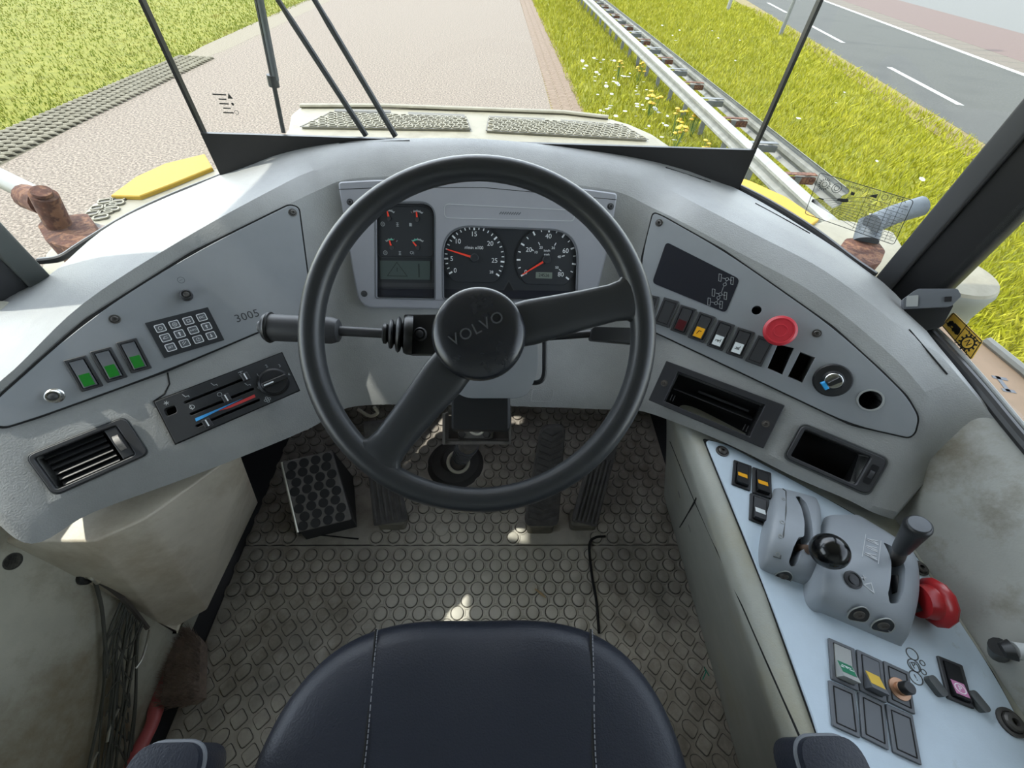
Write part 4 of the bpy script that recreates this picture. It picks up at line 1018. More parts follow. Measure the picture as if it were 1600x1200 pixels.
# outline of the cushion from above, shrunk towards the top for a rounded shoulder
outl = []
for i in range(61):
    a = math.pi*i/60
    c_, s_ = math.cos(a), math.sin(a)
    x = hw0*math.copysign(abs(c_)**.62, c_); y = front-.20+.20*abs(s_)**.72
    outl.append(Vector((SX+x, y)))
outl = [Vector((SX+hw0+.008, front-Lf))]+[Vector((SX+hw0+.004, front-.33))]+outl+[Vector((SX-hw0-.004, front-.33))]+[Vector((SX-hw0-.008, front-Lf))]
ctr = Vector((SX, front-.30))
levels = [(1.0, -.13), (1.0, -.05), (.992, -.030), (.975, -.014), (.945, -.005), (.90, -.001), (.80, .001), (.65, .000), (.5, -.002), (.35, -.004), (.2, -.005), (.001, -.006)]
rows = []
for k, z in levels:
    row = []
    for p in outl:
        q = ctr+(p-ctr)*k
        dip = -.010*math.exp(-((q.x-SX)/.05)**2)*max(0, 1-abs(q.y-(front-.02))/.10) if k > .4 else 0
        row.append((q.x, q.y, SZ+z+dip))
    rows.append(row)
build('cushion', grid(rows, closed=True), M_LEATH, TSEAT, ang=60)
for x0, x1, n_ in ((590, 565, 'seam'), (921, 929, 'seam')):
    a = onz(x0, 972, SZ-.008); b_ = onz(x1, 1205, SZ+.0015)
    pts = [Vector((a.x, a.y-.010, SZ-.0062)), a.lerp(b_, .10)+Vector((0, 0, .0062)), a.lerp(b_, .4)+Vector((0, 0, .0045)), Vector((b_.x, b_.y, SZ+.0015)), Vector((b_.x, b_.y-.12, SZ+.001))]
    pts = spline(pts, 10)
    pts = [Vector((p.x, p.y, p.z-.0016)) for p in pts]
    build('seam', tube(pts, .0015, 6), M_GAP, TSEAT)
    mb = MB()
    for i in range(len(pts)-1):
        L_ = (pts[i+1]-pts[i]).length; n_s = max(1, int(L_/.0042))
        for k in range(n_s):
            p = pts[i].lerp(pts[i+1], k/n_s)+Vector((.0022, 0, .0016)); q = pts[i].lerp(pts[i+1], (k+.7)/n_s)+Vector((.0022, 0, .0016)); mb.add(tube([p, q], .00065, 5))
    build('stitching', mb, M_STITCH, TSEAT)
build('cushion_base', plate([[ctr+(p-ctr)*.95 for p in outl]], .08, SZ-.21, .01), M_BLK, TSEAT)
build('suspension_pedestal', box(.30, .30, SZ-.21-.006, .01, .02, (SX, front-.28, .006)), M_DGREY, TSEAT)
def armrest(px, z, w_):
    p = onz(*px, z); o_ = rounded([(p.x-w_/2, p.y-.34), (p.x+w_/2, p.y-.34), (p.x+w_/2*.96, p.y), (p.x-w_/2*.96, p.y)], [.01, .01, .022, .022], 8)
    build('armrest', beveled(plate([o_], .055, z-.055), .012, 4), M_LEATH, TSEAT, ang=50)
    build('armrest_piping', tube([(q.x, q.y, z-.011) for q in offset(o_, -.0002)], .0024, 8, closed=True), M_MGREY, TSEAT)
    build('armrest_bracket', tube([(p.x, p.y-.30, z-.05), (p.x, p.y-.33, .40)], .02, 10), M_BLK, TSEAT)
armrest((1290, 1150), .62, .066); armrest((268, 1160), .62, .066)

# ================================================================== SIDE CONSOLE (right)
TK = thing('side_console', 'grey side console with blue-grey control panel, switches and lever covers right of the seat', 'console', (0.52, .15, 0))
def K(x, y, h=0.0): return F_K.uv(x, y, h)
XI, XO = .392, .70
Y0c, Y1c = -.40, .56
# cross-section of the shell (x, z), extruded along the cab
cs = spline([Vector((x, 0, z)) for x, z in [(.548, .008), (.52, .10), (.475, .25), (.43, .39), (.400, .470), (.397, .495), (.405, .512), (.425, .5185), (.45, ZC)]], 4)
sec = [(p.x, p.z) for p in cs]+[(XO, ZC), (XO, .008)]
ys = [Y0c, -.2, 0, .15, .3, .45, Y1c]
v, f = grid([[(x, y, z) for x, z in sec] for y in ys], closed=True)
f += [tuple(range(len(sec))), tuple(reversed(range((len(ys)-1)*len(sec), len(ys)*len(sec))))]
f = [tuple(reversed(q)) for q in f]
sh = build('console_shell', MB().add((v, f)), M_SHELL, TK)
def on(o_, px, off=.001):
    P, n = hit(o_, px, off); return P
for pts in ([(1047, 690), (1056, 712), (1067, 740), (1086, 785), (1120, 860), (1160, 948), (1200, 1040), (1240, 1130), (1268, 1195)], [(1088, 778), (1075, 802), (1062, 824)]):
    pp = [on(sh, p, .0004) for p in pts]; pp = [p for p in pp if p is not None]
    if len(pp) > 1: build('panel_gap', tube(pp, .0016, 6), M_GAP, TK)
for q in ((1061, 773), (1077, 826)):
    P, n = hit(sh, q, .0)
    if P is not None:
        Fq = orient(P, n); build('screw', lathe([(.0095, 0), (.0090, .0015), (.0055, .002), (.005, .0005), (.0048, .004), (.003, .0045), (0, .003)], 20), M_SCREW, TK, Fq.M)
kp_ = [(1100, 687), (1137, 697), (1321, 797), (1424, 861), (1550, 1053), (1600, 1148), (1640, 1240), (1300, 1240), (1276, 1145), (1197, 925)]
P = F_K.poly(kp_)
build('gap', plate([rounded(offset(P, -.0022 if area(P) > 0 else .0022), .006)], .0008), M_GAP, TK, F_K.M)
fplate('control_panel', F_K, kp_, .0034, M_CONP, TK, .0002, .001, r=[.014, .01, .3, .02, .3, .3, .01, .01, .3, .3])
H = .0036
for q, ln, lp, mm in (([(1147.5, 720.5), (1174.6, 729), (1170, 767), (1141, 757.8)], M_ORG, (.32, .56), M_BLK), ([(1177, 732.6), (1206, 739.4), (1202.5, 779.8), (1173.5, 770.6)], M_ORG, (.32, .56), M_BLK), ([(1174, 773.7), (1202.5, 780.7), (1198, 823), (1167, 812)], M_LWHT, (.24, .52), M_DGREY)):
    rocker(F_K, q, TK, ln, mm, M_BLK, H, lens_part=lp, raise_=.006)
rocker(F_K, [(1294, 998), (1336, 1015), (1336.6, 1077), (1296, 1063)], TK, M_GRN2, M_LGREY, M_MGREY, H, raise_=.013, lens_part=(.12, .52), sym=cat_(bars([(-.007, 0, -.004, 0), (-.001, .001, .001, .001), (.003, 0, .007, 0), (-.005, .003, .005, .003)], .001)), symm=M_WHITE)
rocker(F_K, [(1338, 1016), (1379, 1034), (1380, 1096), (1340, 1080)], TK, M_YEL, M_MGREY, M_MGREY, H, raise_=.013, lens_part=(.12, .56), sym=bars([(-.006, -.004, -.006, .004), (-.006, .004, 0, .004), (-.001, -.002, .002, .002), (.006, -.004, .006, .003), (.002, -.004, .006, -.004)], .0014))
for q in ([(1380, 1034), (1419, 1050.6), (1426, 1115), (1384, 1097.5)], [(1296, 1066), (1336.6, 1080), (1338, 1150), (1296, 1135)], [(1340, 1082), (1380, 1098.5), (1385, 1172.5), (1344, 1151)], [(1385, 1103), (1426, 1117), (1434, 1193), (1390.6, 1175.6)]):
    rocker(F_K, q, TK, blank=True, h=H, frame=M_MGREY)
c = K(1402, 1077, H)
pb_ = build('push_button', lathe([(.0125, .003), (.0120, .005), (.0075, .0055), (.0072, .010), (.006, .011), (0, .011)], 28), mat('copper_ring', (.42, .25, .16), .4, .7), TK, F_K.mat(c.x, c.y, H))
build('plunger', lathe([(.0072, .011), (.0072, .020), (.006, .022), (0, .022)], 24), M_BLK, pb_, F_K.mat(c.x, c.y, H))
rocker(F_K, [(1464, 1026), (1503, 1040), (1517, 1106), (1477, 1092)], TK, M_PINK, M_BLK, M_DGREY, H, raise_=.005, lens_part=(.05, .5), sym=cat_(ringp(.0062, .0010), text('P', .0085)), symm=M_WHITE, name='parking_brake_switch')
for q in ((1462, 1072), (1527, 1096)):
    c = K(*q, .008); build('guard_lug', beveled(plate([rrect(.011, .022, .005)], .009), .002), M_PILG, TK, F_K.mat(c.x, c.y, H, R(15)))
mb = MB()
for (x, y), k_ in (((1425, 1022), .0075), ((1428, 1040), .0078), ((1431, 1059), .0082)):
    c = K(x, y, H); mb.add(ringp(k_, .0012, .0005, c.x, c.y))
c = K(1428, 1040, H); mb.add(text('(P)', .0105, ext=.0005), 0, T=(c.x, c.y, 0))
for q in ((1441, 1036), (1443, 1050)):
    c = K(*q, H); mb.add(ringp(.0035, .001, .0005, c.x, c.y))
c = K(1431, 1059, H); mb.add(text('!', .010, ext=.0005), 0, T=(c.x, c.y, 0))
build('moulded_symbols', mb, M_PILG, TK, F_K.mat(0, 0, H))
for q in ((1127, 707), (1434, 889), (1574, 1129)): screw('screw', F_K, q, .0075 if q[0] != 1574 else .010, TK, h=H)

# ---- curved lever covers
def cover(F, left, right, hs, slot, hslot, parent, name='lever_cover', bev=.006):
    """arched cover: left/right edge pixels from far to near on the panel, heights hs"""
    n = len(left); rows = []
    L0 = [F.uv(*p, h*.8) for p, h in zip(left, hs)]; R0 = [F.uv(*p, h*.8) for p, h in zip(right, hs)]
    L0 = spline([V3(p) for p in L0], 5); R0 = spline([V3(p) for p in R0], 5); HS = [p.x for p in spline([Vector((h, 0, 0)) for h in hs], 5)]
    for a, b_, h in zip(L0, R0, HS):
        h = max(h, .002)
        w_ = (b_-a); row = [a, a+Vector((0, 0, max(0, h-.008)))]
        row += [a+w_*.02+Vector((0, 0, h-min(.004, h*.5))), a+w_*.06+Vector((0, 0, h-min(.0012, h*.2)))]
        for t in (.15, .3, .5, .7, .85): row.append(a+w_*t+Vector((0, 0, h+.0015*math.sin(math.pi*t))))
        row += [b_-w_*.06+Vector((0, 0, h-min(.0012, h*.2))), b_-w_*.02+Vector((0, 0, h-min(.004, h*.5))), b_+Vector((0, 0, max(0, h-.008))), b_]
        rows.append(row)
    v, f = grid(rows, closed=True); m = len(rows[0]); N_ = len(rows)
    f = [tuple(reversed(q)) for q in f]
    f += [tuple(reversed(range(m)))[::-1], tuple((N_-1)*m+i for i in range(m))[::-1]]
    me = bpy.data.meshes.new('n'); me.from_pydata(v, [], f)
    import bmesh
    bm = bmesh.new(); bm.from_mesh(me); bmesh.ops.recalc_face_normals(bm, faces=bm.faces); bm.to_mesh(me); bm.free()
    v = [tuple(q.co) for q in me.vertices]; f = [tuple(p.vertices) for p in me.polygons]; bpy.data.meshes.remove(me)
    sp = rounded([F.uv(*p, hslot) for p in slot], .003, 3)
    vf = beveled((v, f), 0, cut=plate([sp], .2, .004))
    o_ = build(name, MB().add(vf), M_HOUS, parent, F.M, ang=40)
    build('slot_floor', MB().add(plate([offset(sp, -.004 if area(sp) > 0 else .004)], .0015, .0)), M_VOID, parent, F.mat(0, 0, H))
    return o_
def c7p(x, y): return (1120+x/5.4536, 700+y/5.4536)
TLA = thing('lever_unit', 'narrow arched grey lever cover with glossy black ball knob on the side console', 'lever', F_K.w(*K(1240, 840), 0))
slA = [c7p(*q) for q in [(712, 378), (755, 375), (790, 440), (803, 560), (808, 780), (755, 830), (712, 900), (700, 985), (660, 1000), (628, 960), (640, 860), (680, 770), (728, 765), (740, 640), (735, 500)]]
cover(F_K, [(1212, 762), (1208, 785), (1203, 815), (1198, 850), (1194, 880), (1194, 893)], [(1279, 780), (1283, 797), (1282, 830), (1279, 870), (1274, 905), (1271, 919)], [.012, .026, .036, .036, .022, .004], slA, .034, TLA)
coverA = [o for o in TLA.children if o.name.startswith('lever_cover')][0]
pp = [on(coverA, p, .0006) for p in [(1223, 764), (1228, 768), (1228, 800), (1224, 835), (1219, 873), (1208, 869)]]
pp = [p for p in pp if p is not None]
if len(pp) > 2: build('label_groove', tube(pp, .0009, 6), M_PILG, TLA)
mbm = MB()
for (x, y) in ((1224, 780), (1222, 816), (1219, 838), (1215, 866)):
    P, n = hit(coverA, (x, y), .0004)
    if P is not None: Fq = orient(P, n); mbm.add(ringp(.0032, .0010, .0004, n=12), 0, Fq.M)
if mbm.v: build('moulded_mark', mbm, M_LGREY, TLA)
def recess_screw(cov, px, parent, r_=.006):
    P, n = hit(cov, px, 0)
    if P is None: return
    Fq = orient(P, n); build('screw_recess', MB().add(plate([rounded([(-r_*1.7, -r_*1.6), (r_*1.7, -r_*1.6), (r_*1.7, r_*.8), (0, r_*2.4), (-r_*1.7, r_*.8)], r_)], .0008), 0).add(lathe([(r_, .0008), (r_*.9, .002), (r_*.4, .0022), (r_*.35, .001), (0, .001)], 16), 1).add(plate([offset(rounded([(-r_*1.7, -r_*1.6), (r_*1.7, -r_*1.6), (r_*1.7, r_*.8), (0, r_*2.4), (-r_*1.7, r_*.8)], r_), -.001), rounded([(-r_*1.7, -r_*1.6), (r_*1.7, -r_*1.6), (r_*1.7, r_*.8), (0, r_*2.4), (-r_*1.7, r_*.8)], r_)], .0015), 2), [M_BLK, M_STEEL, M_LGREY], parent, Fq.M)
recess_screw(coverA, (1225, 900), TLA)
p0 = onz(1250, 858, .535); p1 = onz(1296, 861, .605)
lv = build('lever_rod', tube([p0, p0.lerp(p1, .5), p1], [.0075, .0065, .006], 14), mat('rod_rust', (.13, .085, .06), .7, .4, var=.3, vs=60), TLA)
build('ball_knob', sphere(.0232, 36, 20), M_GLOSS, lv, Matrix.Translation(p1), ang=80)

TLB = thing('gear_selector', 'wide arched grey gear selector housing with black tapered grip on the side console', 'gear selector', F_K.w(*K(1350, 910), 0))
def c8(x, y): return (1000+x/2.182, 650+y/2.182)
slB = [c8(*q) for q in [(838, 425), (860, 440), (880, 470), (897, 520), (898, 600), (890, 635), (862, 636), (846, 605), (850, 500)]]
cover(F_K, [(1293, 806), (1285, 850), (1281, 890), (1281, 925), (1283, 948), (1285, 958)], [(1345, 806), (1400, 842), (1428, 870), (1434, 925), (1424, 985), (1412, 1012)], [.016, .040, .052, .050, .030, .005], slB, .050, TLB)
coverB = [o for o in TLB.children if o.name.startswith('lever_cover')][0]
recess_screw(coverB, (1342, 960), TLB, .007); recess_screw(coverB, (1380, 977), TLB, .007)
P, n = hit(coverB, (1332, 906))
if P is not None: build('lock_plug', lathe([(.0115, 0), (.0115, .002), (.0090, .003), (.0085, .0015), (.006, .0015), (.006, .003), (.003, .0035), (0, .003)], 26), M_DGREY, TLB, orient(P, n).M)
P, n = hit(coverB, (1362, 858)); 
if P is not None:
    xa, _ = hit(coverB, (1375, 850)); Fq = Fr(P, n, on(coverB, (1368, 836))-on(coverB, (1361, 882)))
    segs = []
    for i, k_ in enumerate((-.019, -.002, .015)):
        segs += [(k_, -.0065, k_+.001, .0065), (k_+.004, -.006, k_+.0045, .006), (k_+.0045, .006, k_+.009, -.005), (k_+.0005, -.0065, k_+.004, .0)]
    build('moulded_gate_marks', MB().add(bars(segs, .0014, .0006)).add(bars([(-.026, -.009, .028, -.009), (-.026, .009, .028, .009)], .0007, .0005)), mat('raised_mark', (.48, .50, .52), .5), TLB, Fq.M)
P, n = hit(coverB, (1357, 916))
if P is not None:
    Fq = Fr(P, n, Vector((0, 1, 0))); build('moulded_triangle', MB().add(bars([(-.008, -.004, .004, -.005), (.004, -.005, .002, .006), (.002, .006, -.008, -.004), (.008, .002, .013, .002), (.0105, 0, .0105, .005)], .0013, .0006)), mat('raised_mark', (.48, .50, .52), .5), TLB, Fq.M)
g0_ = onz(1398, 885, .545); g1 = onz(1408, 858, .60); g2 = onz(1436, 820, .665)
lv = build('lever_rod', tube([g0_, g1], .008, 12), M_STEEL, TLB)
Fg = Fr(g1, (g2-g1).normalized(), Vector((1, 0, 0))); Lg = (g2-g1).length
build('grip', lathe([(.0001, -.004), (.0088, -.003), (.0100, .002), (.0122, Lg*.5), (.0142, Lg-.010), (.0147, Lg-.004), (.0136, Lg), (.0118, Lg+.0016), (.0001, Lg+.002)], 36), M_BLK, lv, Fg.M)
build('grip_cap', lathe([(.0112, Lg+.0016), (.0108, Lg+.0028), (.0001, Lg+.0034)], 30), M_MGREY, lv, Fg.M)
ga_ = onz(1392, 870, .560); build('rubber_gaiter', tube(spline([F_K.w(*K(*p, .03), .034) for p in ((1399, 905), (1402, 920), (1404, 932))], 3), .009, 12), M_BLK, TLB)
# red pull knob to the right of the gear selector
Pk = onz(1450, 940, .548)
Fr_ = Fr(Pk, Vector((.99, -.10, .02)).normalized(), Vector((0, 1, 0)))
TRK = thing('pull_knob', 'red flared pull knob on the far side of the gear selector housing', 'knob', Pk)
build('knob_body', lathe([(.0215, -.014), (.0215, .0), (.0235, .003)], 30), M_REDK, TRK, Fr_.M)
build('knob_flange', lathe([(.0235, .002), (.0300, .006), (.0320, .009), (.0310, .0125), (.0280, .0140), (.0001, .0145)], 12), M_REDK, TRK, Fr_.M)
build('knob_stem', tube([Pk-Vector((0.012, 0, 0)), Pk+Vector((-.012, .0, -.035))], .012, 12), M_DGREY, TRK)

# ================================================================== LEFT LOWER TRIM: heater bulge, net, plug, brush
WL = bpy.data.objects['wall_left']; WR = bpy.data.objects['wall_right']
A_ = onz(148, 846, .50); B_ = onz(229, 810, .50); C_ = onz(375, 705, .50); D_ = onz(320, 951, .10); E_ = onz(262, 987, .09); G_ = onz(396, 776, .12); D2 = onz(331, 948, .09)
Fm_, _ = hit(WL, (127, 862), 0); Fn_, _ = hit(WL, (232, 991), 0)
print('BULGE', A_, B_, C_, D_, E_, G_, Fm_, Fn_)
Wt = Vector((-.74, A_.y, .50)); Wb = Vector((-.66, E_.y, .09)); Ct = Vector((-.74, C_.y, .50)); Gb = Vector((-.66, G_.y, .09)); G_ = Vector((G_.x, G_.y, .09)); 
D_.z = E_.z = .09
vv = [Wb, E_, D_, G_, Gb, Wt, A_, B_, C_, Ct]
ff = [(4, 3, 2, 1, 0), (5, 6, 7, 8, 9), (0, 1, 6, 5), (1, 2, 7, 6), (2, 3, 8, 7), (3, 4, 9, 8), (4, 0, 5, 9)]
bul = struct('trim_9', MB().add(beveled(([tuple(p) for p in vv], ff), .022, 5, 20)), mat('bulge_dirty', (.62, .57, .47), .5, var=.14, vs=7, bump=.2, bs=350, col2=(.36, .29, .19), c2s=4, c2lo=.46, c2hi=.7), ang=50)
P, n = hit(WL, (20, 877))
Fq = orient(P, n)
tp = thing('round_grille', 'small round black ribbed grille in the left side wall', 'grille', P)
build('grille_rim', plate([circ(.0125, 28), circ(.0098, 28)], .003), M_DGREY, tp, Fq.M)
mb = MB().add(plate([circ(.0100, 24)], .0008))
for i in range(5): mb.add(box(.017 if i in (1, 2, 3) else .011, .0012, .0020, c=(0, (i-2)*.0037, .0005)))
build('grille_bars', mb, M_BLK, tp, Fq.M)
# storage net
TN = thing('storage_net', 'slack dark cord storage net hooked to the left side wall', 'net', hit(WL, (185, 1050))[0])
def wl(x, y, off=.012):
    P, n = hit(WL, (x, y), 0)
    if P is None: return None
    return P+Vector((off, 0, off*.3))
hk = [wl(130, 903, .010), wl(192, 945, .02), wl(222, 985, .02), wl(205, 1040, .015)]
for p in hk[:1]: build('hook', lathe([(.013, -.008), (.012, 0), (.008, .003), (.004, .003), (0, .001)], 20), M_BLK, TN, orient(p, Vector((1, -.2, .3)).normalized()).M)
build('hook', tube(spline([hk[0]+Vector((0, 0, .004)), hk[0]+Vector((.012, -.002, .006)), hk[0]+Vector((.014, -.006, -.010))], 4), .004, 8), M_CLIP, TN)
def cord(pts, r_=.0022, m=M_CORD):
    pp = [wl(*p) for p in pts]; pp = [p for p in pp if p is not None]
    if len(pp) > 1:
        pp = [p+Vector((random.uniform(0, .010), 0, random.uniform(-.003, .003))) for p in pp]
        build('net_cord', tube(spline(pp, 4), r_, 6), m, TN)
cord([(133, 903), (160, 922), (190, 948), (222, 982)], .0045, M_STEEL)
cord([(138, 905), (148, 950), (153, 1010), (157, 1045)], .003)
cord([(222, 985), (215, 1010), (204, 1030), (196, 1045)], .0022, M_CLIP)
for k_ in range(13):
    x0 = 176+k_*3; x1 = 132+k_*5+random.uniform(-6, 6)
    cord([(x0, 942+k_*3), ((x0*2+x1)/3+random.uniform(-9, 9), 1010+random.uniform(-8, 8)), ((x0+2*x1)/3+random.uniform(-10, 10), 1090+random.uniform(-10, 10)), (x1, 1200)], .0016 if k_ % 3 else .0024)
for k_ in range(7):
    y = 1000+k_*30; cord([(155+random.uniform(-6, 6), y), (170, y-18+random.uniform(-8, 8)), (187, y+8+random.uniform(-8, 8)), (200-k_*3, y-6)], .0014)
cord([(170, 1108), (160, 1135), (150, 1160)], .0024, M_CLIP); cord([(138, 1175), (132, 1190), (128, 1205)], .0024, M_CLIP)
# brush
TB = thing('hand_brush', 'red-handled brush with brown bristles lying on the mat by the left wall', 'brush', onz(280, 1050, 0))
h0 = [onz(x, y, z) for x, y, z in ((262, 1012, .055), (256, 1050, .055), (247, 1092, .055), (238, 1130, .06), (218, 1170, .065), (200, 1210, .07), (185, 1245, .07))]
hp_ = spline(h0, 5)
rad = [.006+.008*min(1, i/12) if i < 14 else .0145-.002*abs(math.sin(i*.3)) for i in range(len(hp_))]
build('handle', tube(hp_, rad, 14, flat=.75), M_BRED, TB)
bq = [onz(x, y, .05) for x, y in ((264, 1010), (297, 984), (311, 1000), (308, 1092), (292, 1103), (254, 1103))]
c = sum(bq, Vector())/len(bq)
build('bristle_core', MB().add(plate([[Vector((p.x-c.x, p.y-c.y))*.93 for p in bq]], .062, 0, .008)), M_BRIS, TB, Matrix.Translation((c.x, c.y, .008)))
mb = MB(); bx = [p.x-c.x for p in bq]; by = [p.y-c.y for p in bq]
poly_ = [Vector((p.x-c.x, p.y-c.y)) for p in bq]
def inside(P, poly):
    r_ = False; n = len(poly)
    for i in range(n):
        a, b_ = poly[i], poly[i-1]
        if (a.y > P.y) != (b_.y > P.y) and P.x < (b_.x-a.x)*(P.y-a.y)/(b_.y-a.y)+a.x: r_ = not r_
    return r_
vb, fb = [], []
cnt = 0
while cnt < 2600:
    P = Vector((random.uniform(min(bx), max(bx)), random.uniform(min(by), max(by))))
    if not inside(P, poly_): continue
    cnt += 1; k = len(vb); d = Vector((random.gauss(0, .005), random.gauss(0, .005))); s_ = .0012
    out = P.normalized()*.004 if P.length > .03 else Vector((0, 0))
    t = P+d+out; a = random.uniform(0, 6.28)
    vb += [(P.x+s_*math.cos(a), P.y+s_*math.sin(a), .035), (P.x-s_*math.cos(a), P.y-s_*math.sin(a), .035), (t.x, t.y, .068+random.uniform(0, .014))]
    fb.append((k, k+1, k+2))
bo_ = build('bristles', MB().add((vb, fb)), M_BRIS, TB, Matrix.Translation((c.x, c.y, .008))); bo_['kind'] = 'stuff'

# ================================================================== RIGHT SIDE: door sill, catch, grab handle, stickers
Pa, n = hit(WR, (1600, 1018)); Pa = Pa if Pa is not None else onx(1600, 1018, .70)
tg = thing('grab_handle', 'grey rod handle with black end cap on the right side wall', 'handle', Pa)
q0 = onz(1566, 1016, .60); q1 = onz(1582, 1016, .605); q2 = onz(1680, 1030, .61)
build('rod', tube([q1, q2], .0092, 16), M_LGREY, tg); build('end_cap', tube([q0, q1], [.0080, .0115], 16), M_BLK, tg)
build('socket', tube([q0+Vector((.004, .004, -.004)), onx(1560, 1022, .70)], .010, 12), M_BLK, tg)
# black seal and bright edge along the right sill
def sillp(x, y, z): return onz(x, y, z)
s0 = [sillp(1437, 508, .715), sillp(1475, 545, .712), sillp(1530, 607, .708), sillp(1575, 662, .706), sillp(1625, 722, .704), sillp(1690, 800, .70), Vector((.778, .0, .704)), Vector((.780, -.5, .704))]
struct('trim_10', MB().add(tube(spline(s0, 4), .0085, 10)), M_BLK)
s1 = [p+Vector((.016, .012, .004)) for p in s0]
struct('trim_11', MB().add(tube(spline(s1, 4), .0035, 8)), M_LGREY)
s2 = [Vector((-p.x-.01, p.y-.02, p.z)) for p in s0]
# front lower seals under the side panes
def seal(name, pts, r_): struct(name, MB().add(tube(spline(pts, 4), r_, 10)), M_BLK)
seal('trim_12', [onz(62, 408, .70), onz(95, 403, .705), onz(130, 381, .712), onz(200, 339, .728), onz(270, 306, .74), onz(345, 276, .748)], .006)
seal('trim_13', [onz(1146, 290, .765), onz(1200, 318, .76), onz(1270, 362, .75), onz(1330, 408, .74), onz(1365, 432, .735)], .009)
# door catch
tc_ = thing('door_catch', 'dark moulded door catch at the foot of the right corner pillar', 'catch', onz(1448, 490, .72))
Fc_ = Fr(onz(1446, 484, .745), -ray(1446, 484).normalized()+Vector((.0, -.15, .25)), RT)
build('catch_body', beveled(plate([rounded([(-.024, -.022), (-.002, -.036), (.020, -.030), (.032, .006), (-.028, .006)], .004)], .030, -.024), .004), M_BLK, tc_, Fc_.M)
build('catch_cap', beveled(plate([rounded([(-.030, .002), (.026, .002), (.037, .018), (.032, .030), (-.014, .034), (-.031, .018)], .003)], .018, .000), .003), M_MGREY, tc_, Fc_.M)
build('catch_lens', plate([rrect(.014, .018, .001, -.020, .014)], .003, .017), M_LGREY, tc_, Fc_.M)
build('catch_slot', plate([rrect(.008, .008, .001, .022, .014)], .0015, .018), M_VOID, tc_, Fc_.M)
build('catch_spring', lathe([(.008, 0), (.009, .006), (.006, .010), (0, .011)], 12), M_STEEL, tc_, Fc_.mat(-.030, -.012, .0))
# yellow transmission warning sticker on the door glass
XG = .80
stq = [(1490, 487), (1537, 533), (1518, 563), (1471, 508)]
Fs = Fr(onx(1504, 522, XG-.008), Vector((-1, 0, 0)), onx(1537, 533, XG)-onx(1490, 487, XG))
sp_ = [Fs.uv(*p) for p in stq]
ts = tag(build('warning_sticker', MB().add(plate([rounded(sp_, .005)], .0006)), mat('sticker_yellow', (.55, .34, .04), .4, var=.15, vs=60), None, Fs.M), 'yellow sticker with truck and gear symbols stuck on the right side glass', 'sticker')
def inq(F, Q, u, v): return Q[0].lerp(Q[1], u).lerp(Q[3].lerp(Q[2], u), v)
def qseg(Q, segs): return [(*inq(None, Q, a, b_), *inq(None, Q, c, d)) for a, b_, c, d in segs]
mb = MB().add(bars(qseg(sp_, [(.47, 0, .47, 1), (0.03, .04, .97, .04), (.97, .04, .97, .96), (.97, .96, .03, .96), (.03, .96, .03, .04), (.5, .16, .95, .16)]), .0012, .0003))
cg_ = inq(None, sp_, .73, .57); rg_ = (sp_[1]-sp_[0]).length*.155
mb.add(ringp(rg_, .0022, .0003, cg_.x, cg_.y))
for i in range(12):
    a = 2*math.pi*i/12; mb.add(bars([(cg_.x+rg_*math.cos(a), cg_.y+rg_*math.sin(a), cg_.x+rg_*1.22*math.cos(a), cg_.y+rg_*1.22*math.sin(a))], .0026, .0003))
for a in (45, 135, 225, 315): mb.add(bars([(cg_.x+rg_*1.3*math.cos(R(a)), cg_.y+rg_*1.3*math.sin(R(a)), cg_.x+rg_*1.8*math.cos(R(a)), cg_.y+rg_*1.8*math.sin(R(a)))], .0012, .0003))
mb.add(text('N', rg_*1.2), 0, Matrix.Translation((cg_.x, cg_.y, 0)) @ Matrix.Rotation(R(-20), 4, 'Z'))
def poly_in(Q, pts): return plate([[inq(None, Q, *p) for p in pts]], .0003)
mb.add(poly_in(sp_, [(.08, .50), (.14, .36), (.22, .40), (.22, .34), (.42, .34), (.43, .52), (.10, .60)])).add(bars(qseg(sp_, [(.06, .68, .44, .66)]), .0014, .0003))
for u in (.14, .30, .39): p = inq(None, sp_, u, .60); mb.add(plate([circ(.0042, 14, p.x, p.y)], .0003))
build('sticker_print', mb, M_BLK, ts, Fs.mat(0, 0, .0006))
# speed / retarder chart sticker on the right front pane
dn = Vector((PRX-XP, PRY-YG, 0)).normalized(); nn = Vector((dn.y, -dn.x, 0)); nn = nn if nn.dot(CAM-Vector((XP, YG, 1))) > 0 else -nn
Fs = Fr(Vector((XP, YG, .9))+nn*.006, nn, dn)
cq = [(1281, 269), (1429, 313), (1397, 383), (1257, 334)]
sp_ = [Fs.uv(*p) for p in cq]
film = bpy.data.materials.new('sticker_film'); film.use_nodes = True; fn = film.node_tree; fn.nodes.clear()
fo_ = fn.nodes.new('ShaderNodeOutputMaterial'); fmx = fn.nodes.new('ShaderNodeMixShader'); ft = fn.nodes.new('ShaderNodeBsdfTransparent'); fd = fn.nodes.new('ShaderNodeBsdfDiffuse'); fmx.inputs[0].default_value = .06
fd.inputs[0].default_value = (.6, .6, .6, 1); fn.links.new(ft.outputs[0], fmx.inputs[1]); fn.links.new(fd.outputs[0], fmx.inputs[2]); fn.links.new(fmx.outputs[0], fo_.inputs[0])
so_ = rounded(sp_, .006)
tch = tag(build('chart_sticker', MB().add(plate([so_], .0004)), film, None, Fs.M), 'clear sticker with black speed and slope chart on the right front pane', 'sticker')
mb = MB().add(plate([so_, offset(so_, .0011 if area(so_) > 0 else -.0011)], .0003))
sg = []
for u in (.56, .68, .80, .90): sg.append((u, 0.03, u-.0, .97))
for i, v_ in enumerate((.22, .33, .42, .50, .57, .64, .71, .78, .85, .92)): sg.append((.56, v_, .98, v_)); sg.append((0.03, .62+.006*i, .56, v_))
